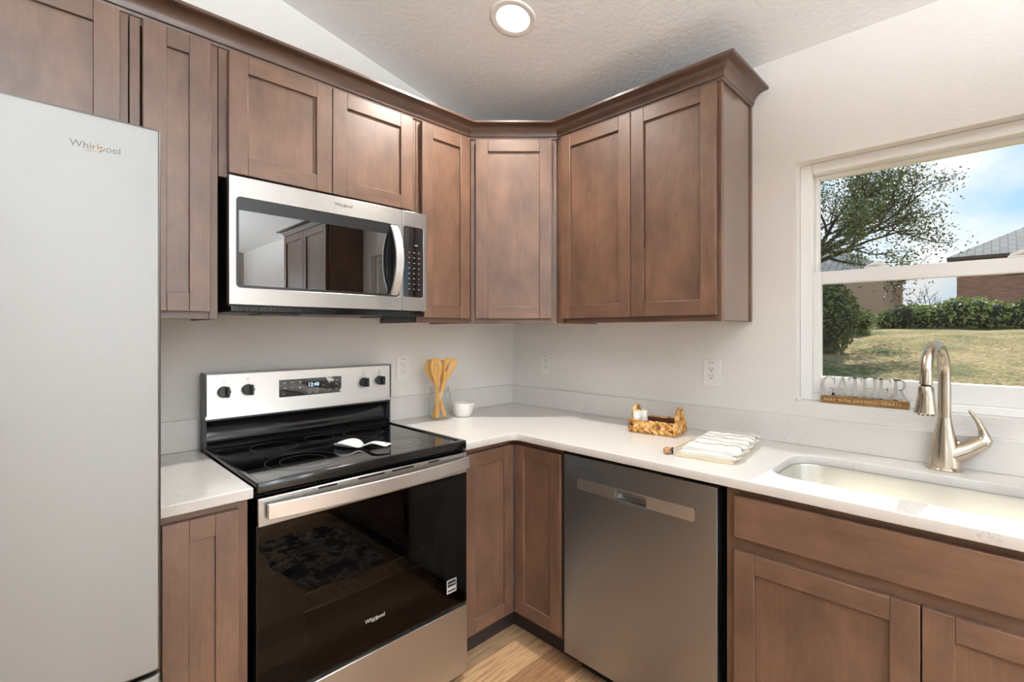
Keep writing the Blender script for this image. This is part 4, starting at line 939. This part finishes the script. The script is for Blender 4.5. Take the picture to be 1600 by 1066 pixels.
# low evergreen shrub under the tree
def bush(name, label, cat, loc, R3, n, size, m_, seed, core=.8):
    t_ = thing(name, label, cat, loc); rn = random.Random(seed)
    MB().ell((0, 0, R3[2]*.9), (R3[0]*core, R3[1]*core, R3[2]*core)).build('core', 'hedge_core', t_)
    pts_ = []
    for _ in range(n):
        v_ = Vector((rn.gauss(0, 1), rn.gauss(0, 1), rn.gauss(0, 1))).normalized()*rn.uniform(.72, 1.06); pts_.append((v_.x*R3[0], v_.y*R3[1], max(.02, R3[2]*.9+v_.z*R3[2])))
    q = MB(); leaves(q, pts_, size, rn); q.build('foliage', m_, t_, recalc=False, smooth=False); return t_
bush('shrub', 'dark evergreen shrub below the leafy tree', 'shrub', (11.6, .85, gz(11.6, .9)), (.75, .72, .92), 4200, .055, 'leaf_shrub', 5)
bush('shrub', 'small yellow-green bush between the dark shrub and the hedge', 'shrub', (15.2, .72, gz(15, .7)), (.45, .40, .42), 900, .06, 'leaf_hedge', 6)
hg = thing('hedge', 'clipped green hedge along the top of the lawn bank', 'hedge', (18.6, -3.2, gz(18.6, -3)))
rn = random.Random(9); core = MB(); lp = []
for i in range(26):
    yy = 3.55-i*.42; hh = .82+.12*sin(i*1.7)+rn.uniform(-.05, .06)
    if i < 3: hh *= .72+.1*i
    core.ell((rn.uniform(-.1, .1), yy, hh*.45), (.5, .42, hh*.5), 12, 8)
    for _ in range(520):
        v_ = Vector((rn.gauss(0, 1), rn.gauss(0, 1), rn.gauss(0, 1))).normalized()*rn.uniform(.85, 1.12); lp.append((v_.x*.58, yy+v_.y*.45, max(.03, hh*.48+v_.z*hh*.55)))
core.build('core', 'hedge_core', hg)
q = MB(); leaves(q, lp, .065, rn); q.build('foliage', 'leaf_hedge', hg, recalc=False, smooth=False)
# brick house with hip roof
def house(label, x0, x1, y0, y1, z0, eave, ridge, wall_m, roof_m, over=.35):
    h_ = thing('house', label, 'house', ((x0+x1)/2, (y0+y1)/2, z0)); cx_, cy_ = (x0+x1)/2, (y0+y1)/2; A, B = (x1-x0)/2, (y1-y0)/2
    MB().box(-A, A, -B, B, -.6, eave-z0).build('walls', wall_m, h_)
    a, b_ = A+over, B+over; ez = eave-z0; rz_ = ridge-z0
    if B > A: rp_ = [(0, -(B-A), rz_), (0, B-A, rz_)]; fs_ = [(0, 1, 4), (1, 2, 5, 4), (2, 3, 5), (3, 0, 4, 5)]
    else: rp_ = [(-(A-B), 0, rz_), (A-B, 0, rz_)]; fs_ = [(0, 1, 5, 4), (1, 2, 5), (2, 3, 4, 5), (3, 0, 4)]
    q = MB(); q.add([(-a, -b_, ez), (a, -b_, ez), (a, b_, ez), (-a, b_, ez)]+rp_, fs_+[(3, 2, 1, 0)]); q.build('roof', roof_m, h_, smooth=False)
    q = MB(); q.box(-a, a, -b_, b_, ez-.16, ez-.005); q.build('fascia', 'fascia', h_); return h_
hb_ = house('two-storey brick house with grey hip roof at the right of the window view', 30.0, 39.0, -10.0, -.87, 1.5, 4.98, 7.7, 'brick', 'shingle')
MB().box(-4.55, -4.49, 1.6, 2.9, 2.5, 3.2).build('window', 'dark_pane', hb_)
MB().box(-4.54, -4.50, -1.2, .2, 2.5, 3.2).build('window', 'dark_pane', hb_)
house('tan stucco house partly hidden behind the tree', 26.0, 33.0, 1.50, 7.5, 1.4, 4.35, 6.4, 'stucco_tan', 'shingle', .1)
house('distant low house with pale grey roof between the two nearer houses', 40.0, 47.0, 1.05, 7.2, 1.3, 2.75, 3.95, 'stucco_tan', 'pale_roof')
bt = thing('bare_tree', 'small bare tree beside the brick house', 'tree', (31.0, .35, 1.45)); tips = []; brs = MB(); rnd = random.Random(4)
MB().tube([(0, 0, 0), (.02, 0, .5), (0, -.03, .95)], [.08, .06, .05], 8).build('trunk', 'bark', bt)
for d_ in ((0, -.8, .9), (0, .9, .8), (.3, 0, 1), (-.2, -.5, 1), (0, .4, 1)): grow((0, -.03, .9), Vector(d_), .75, .028, 1)
brs.build('branches', 'bark', bt)
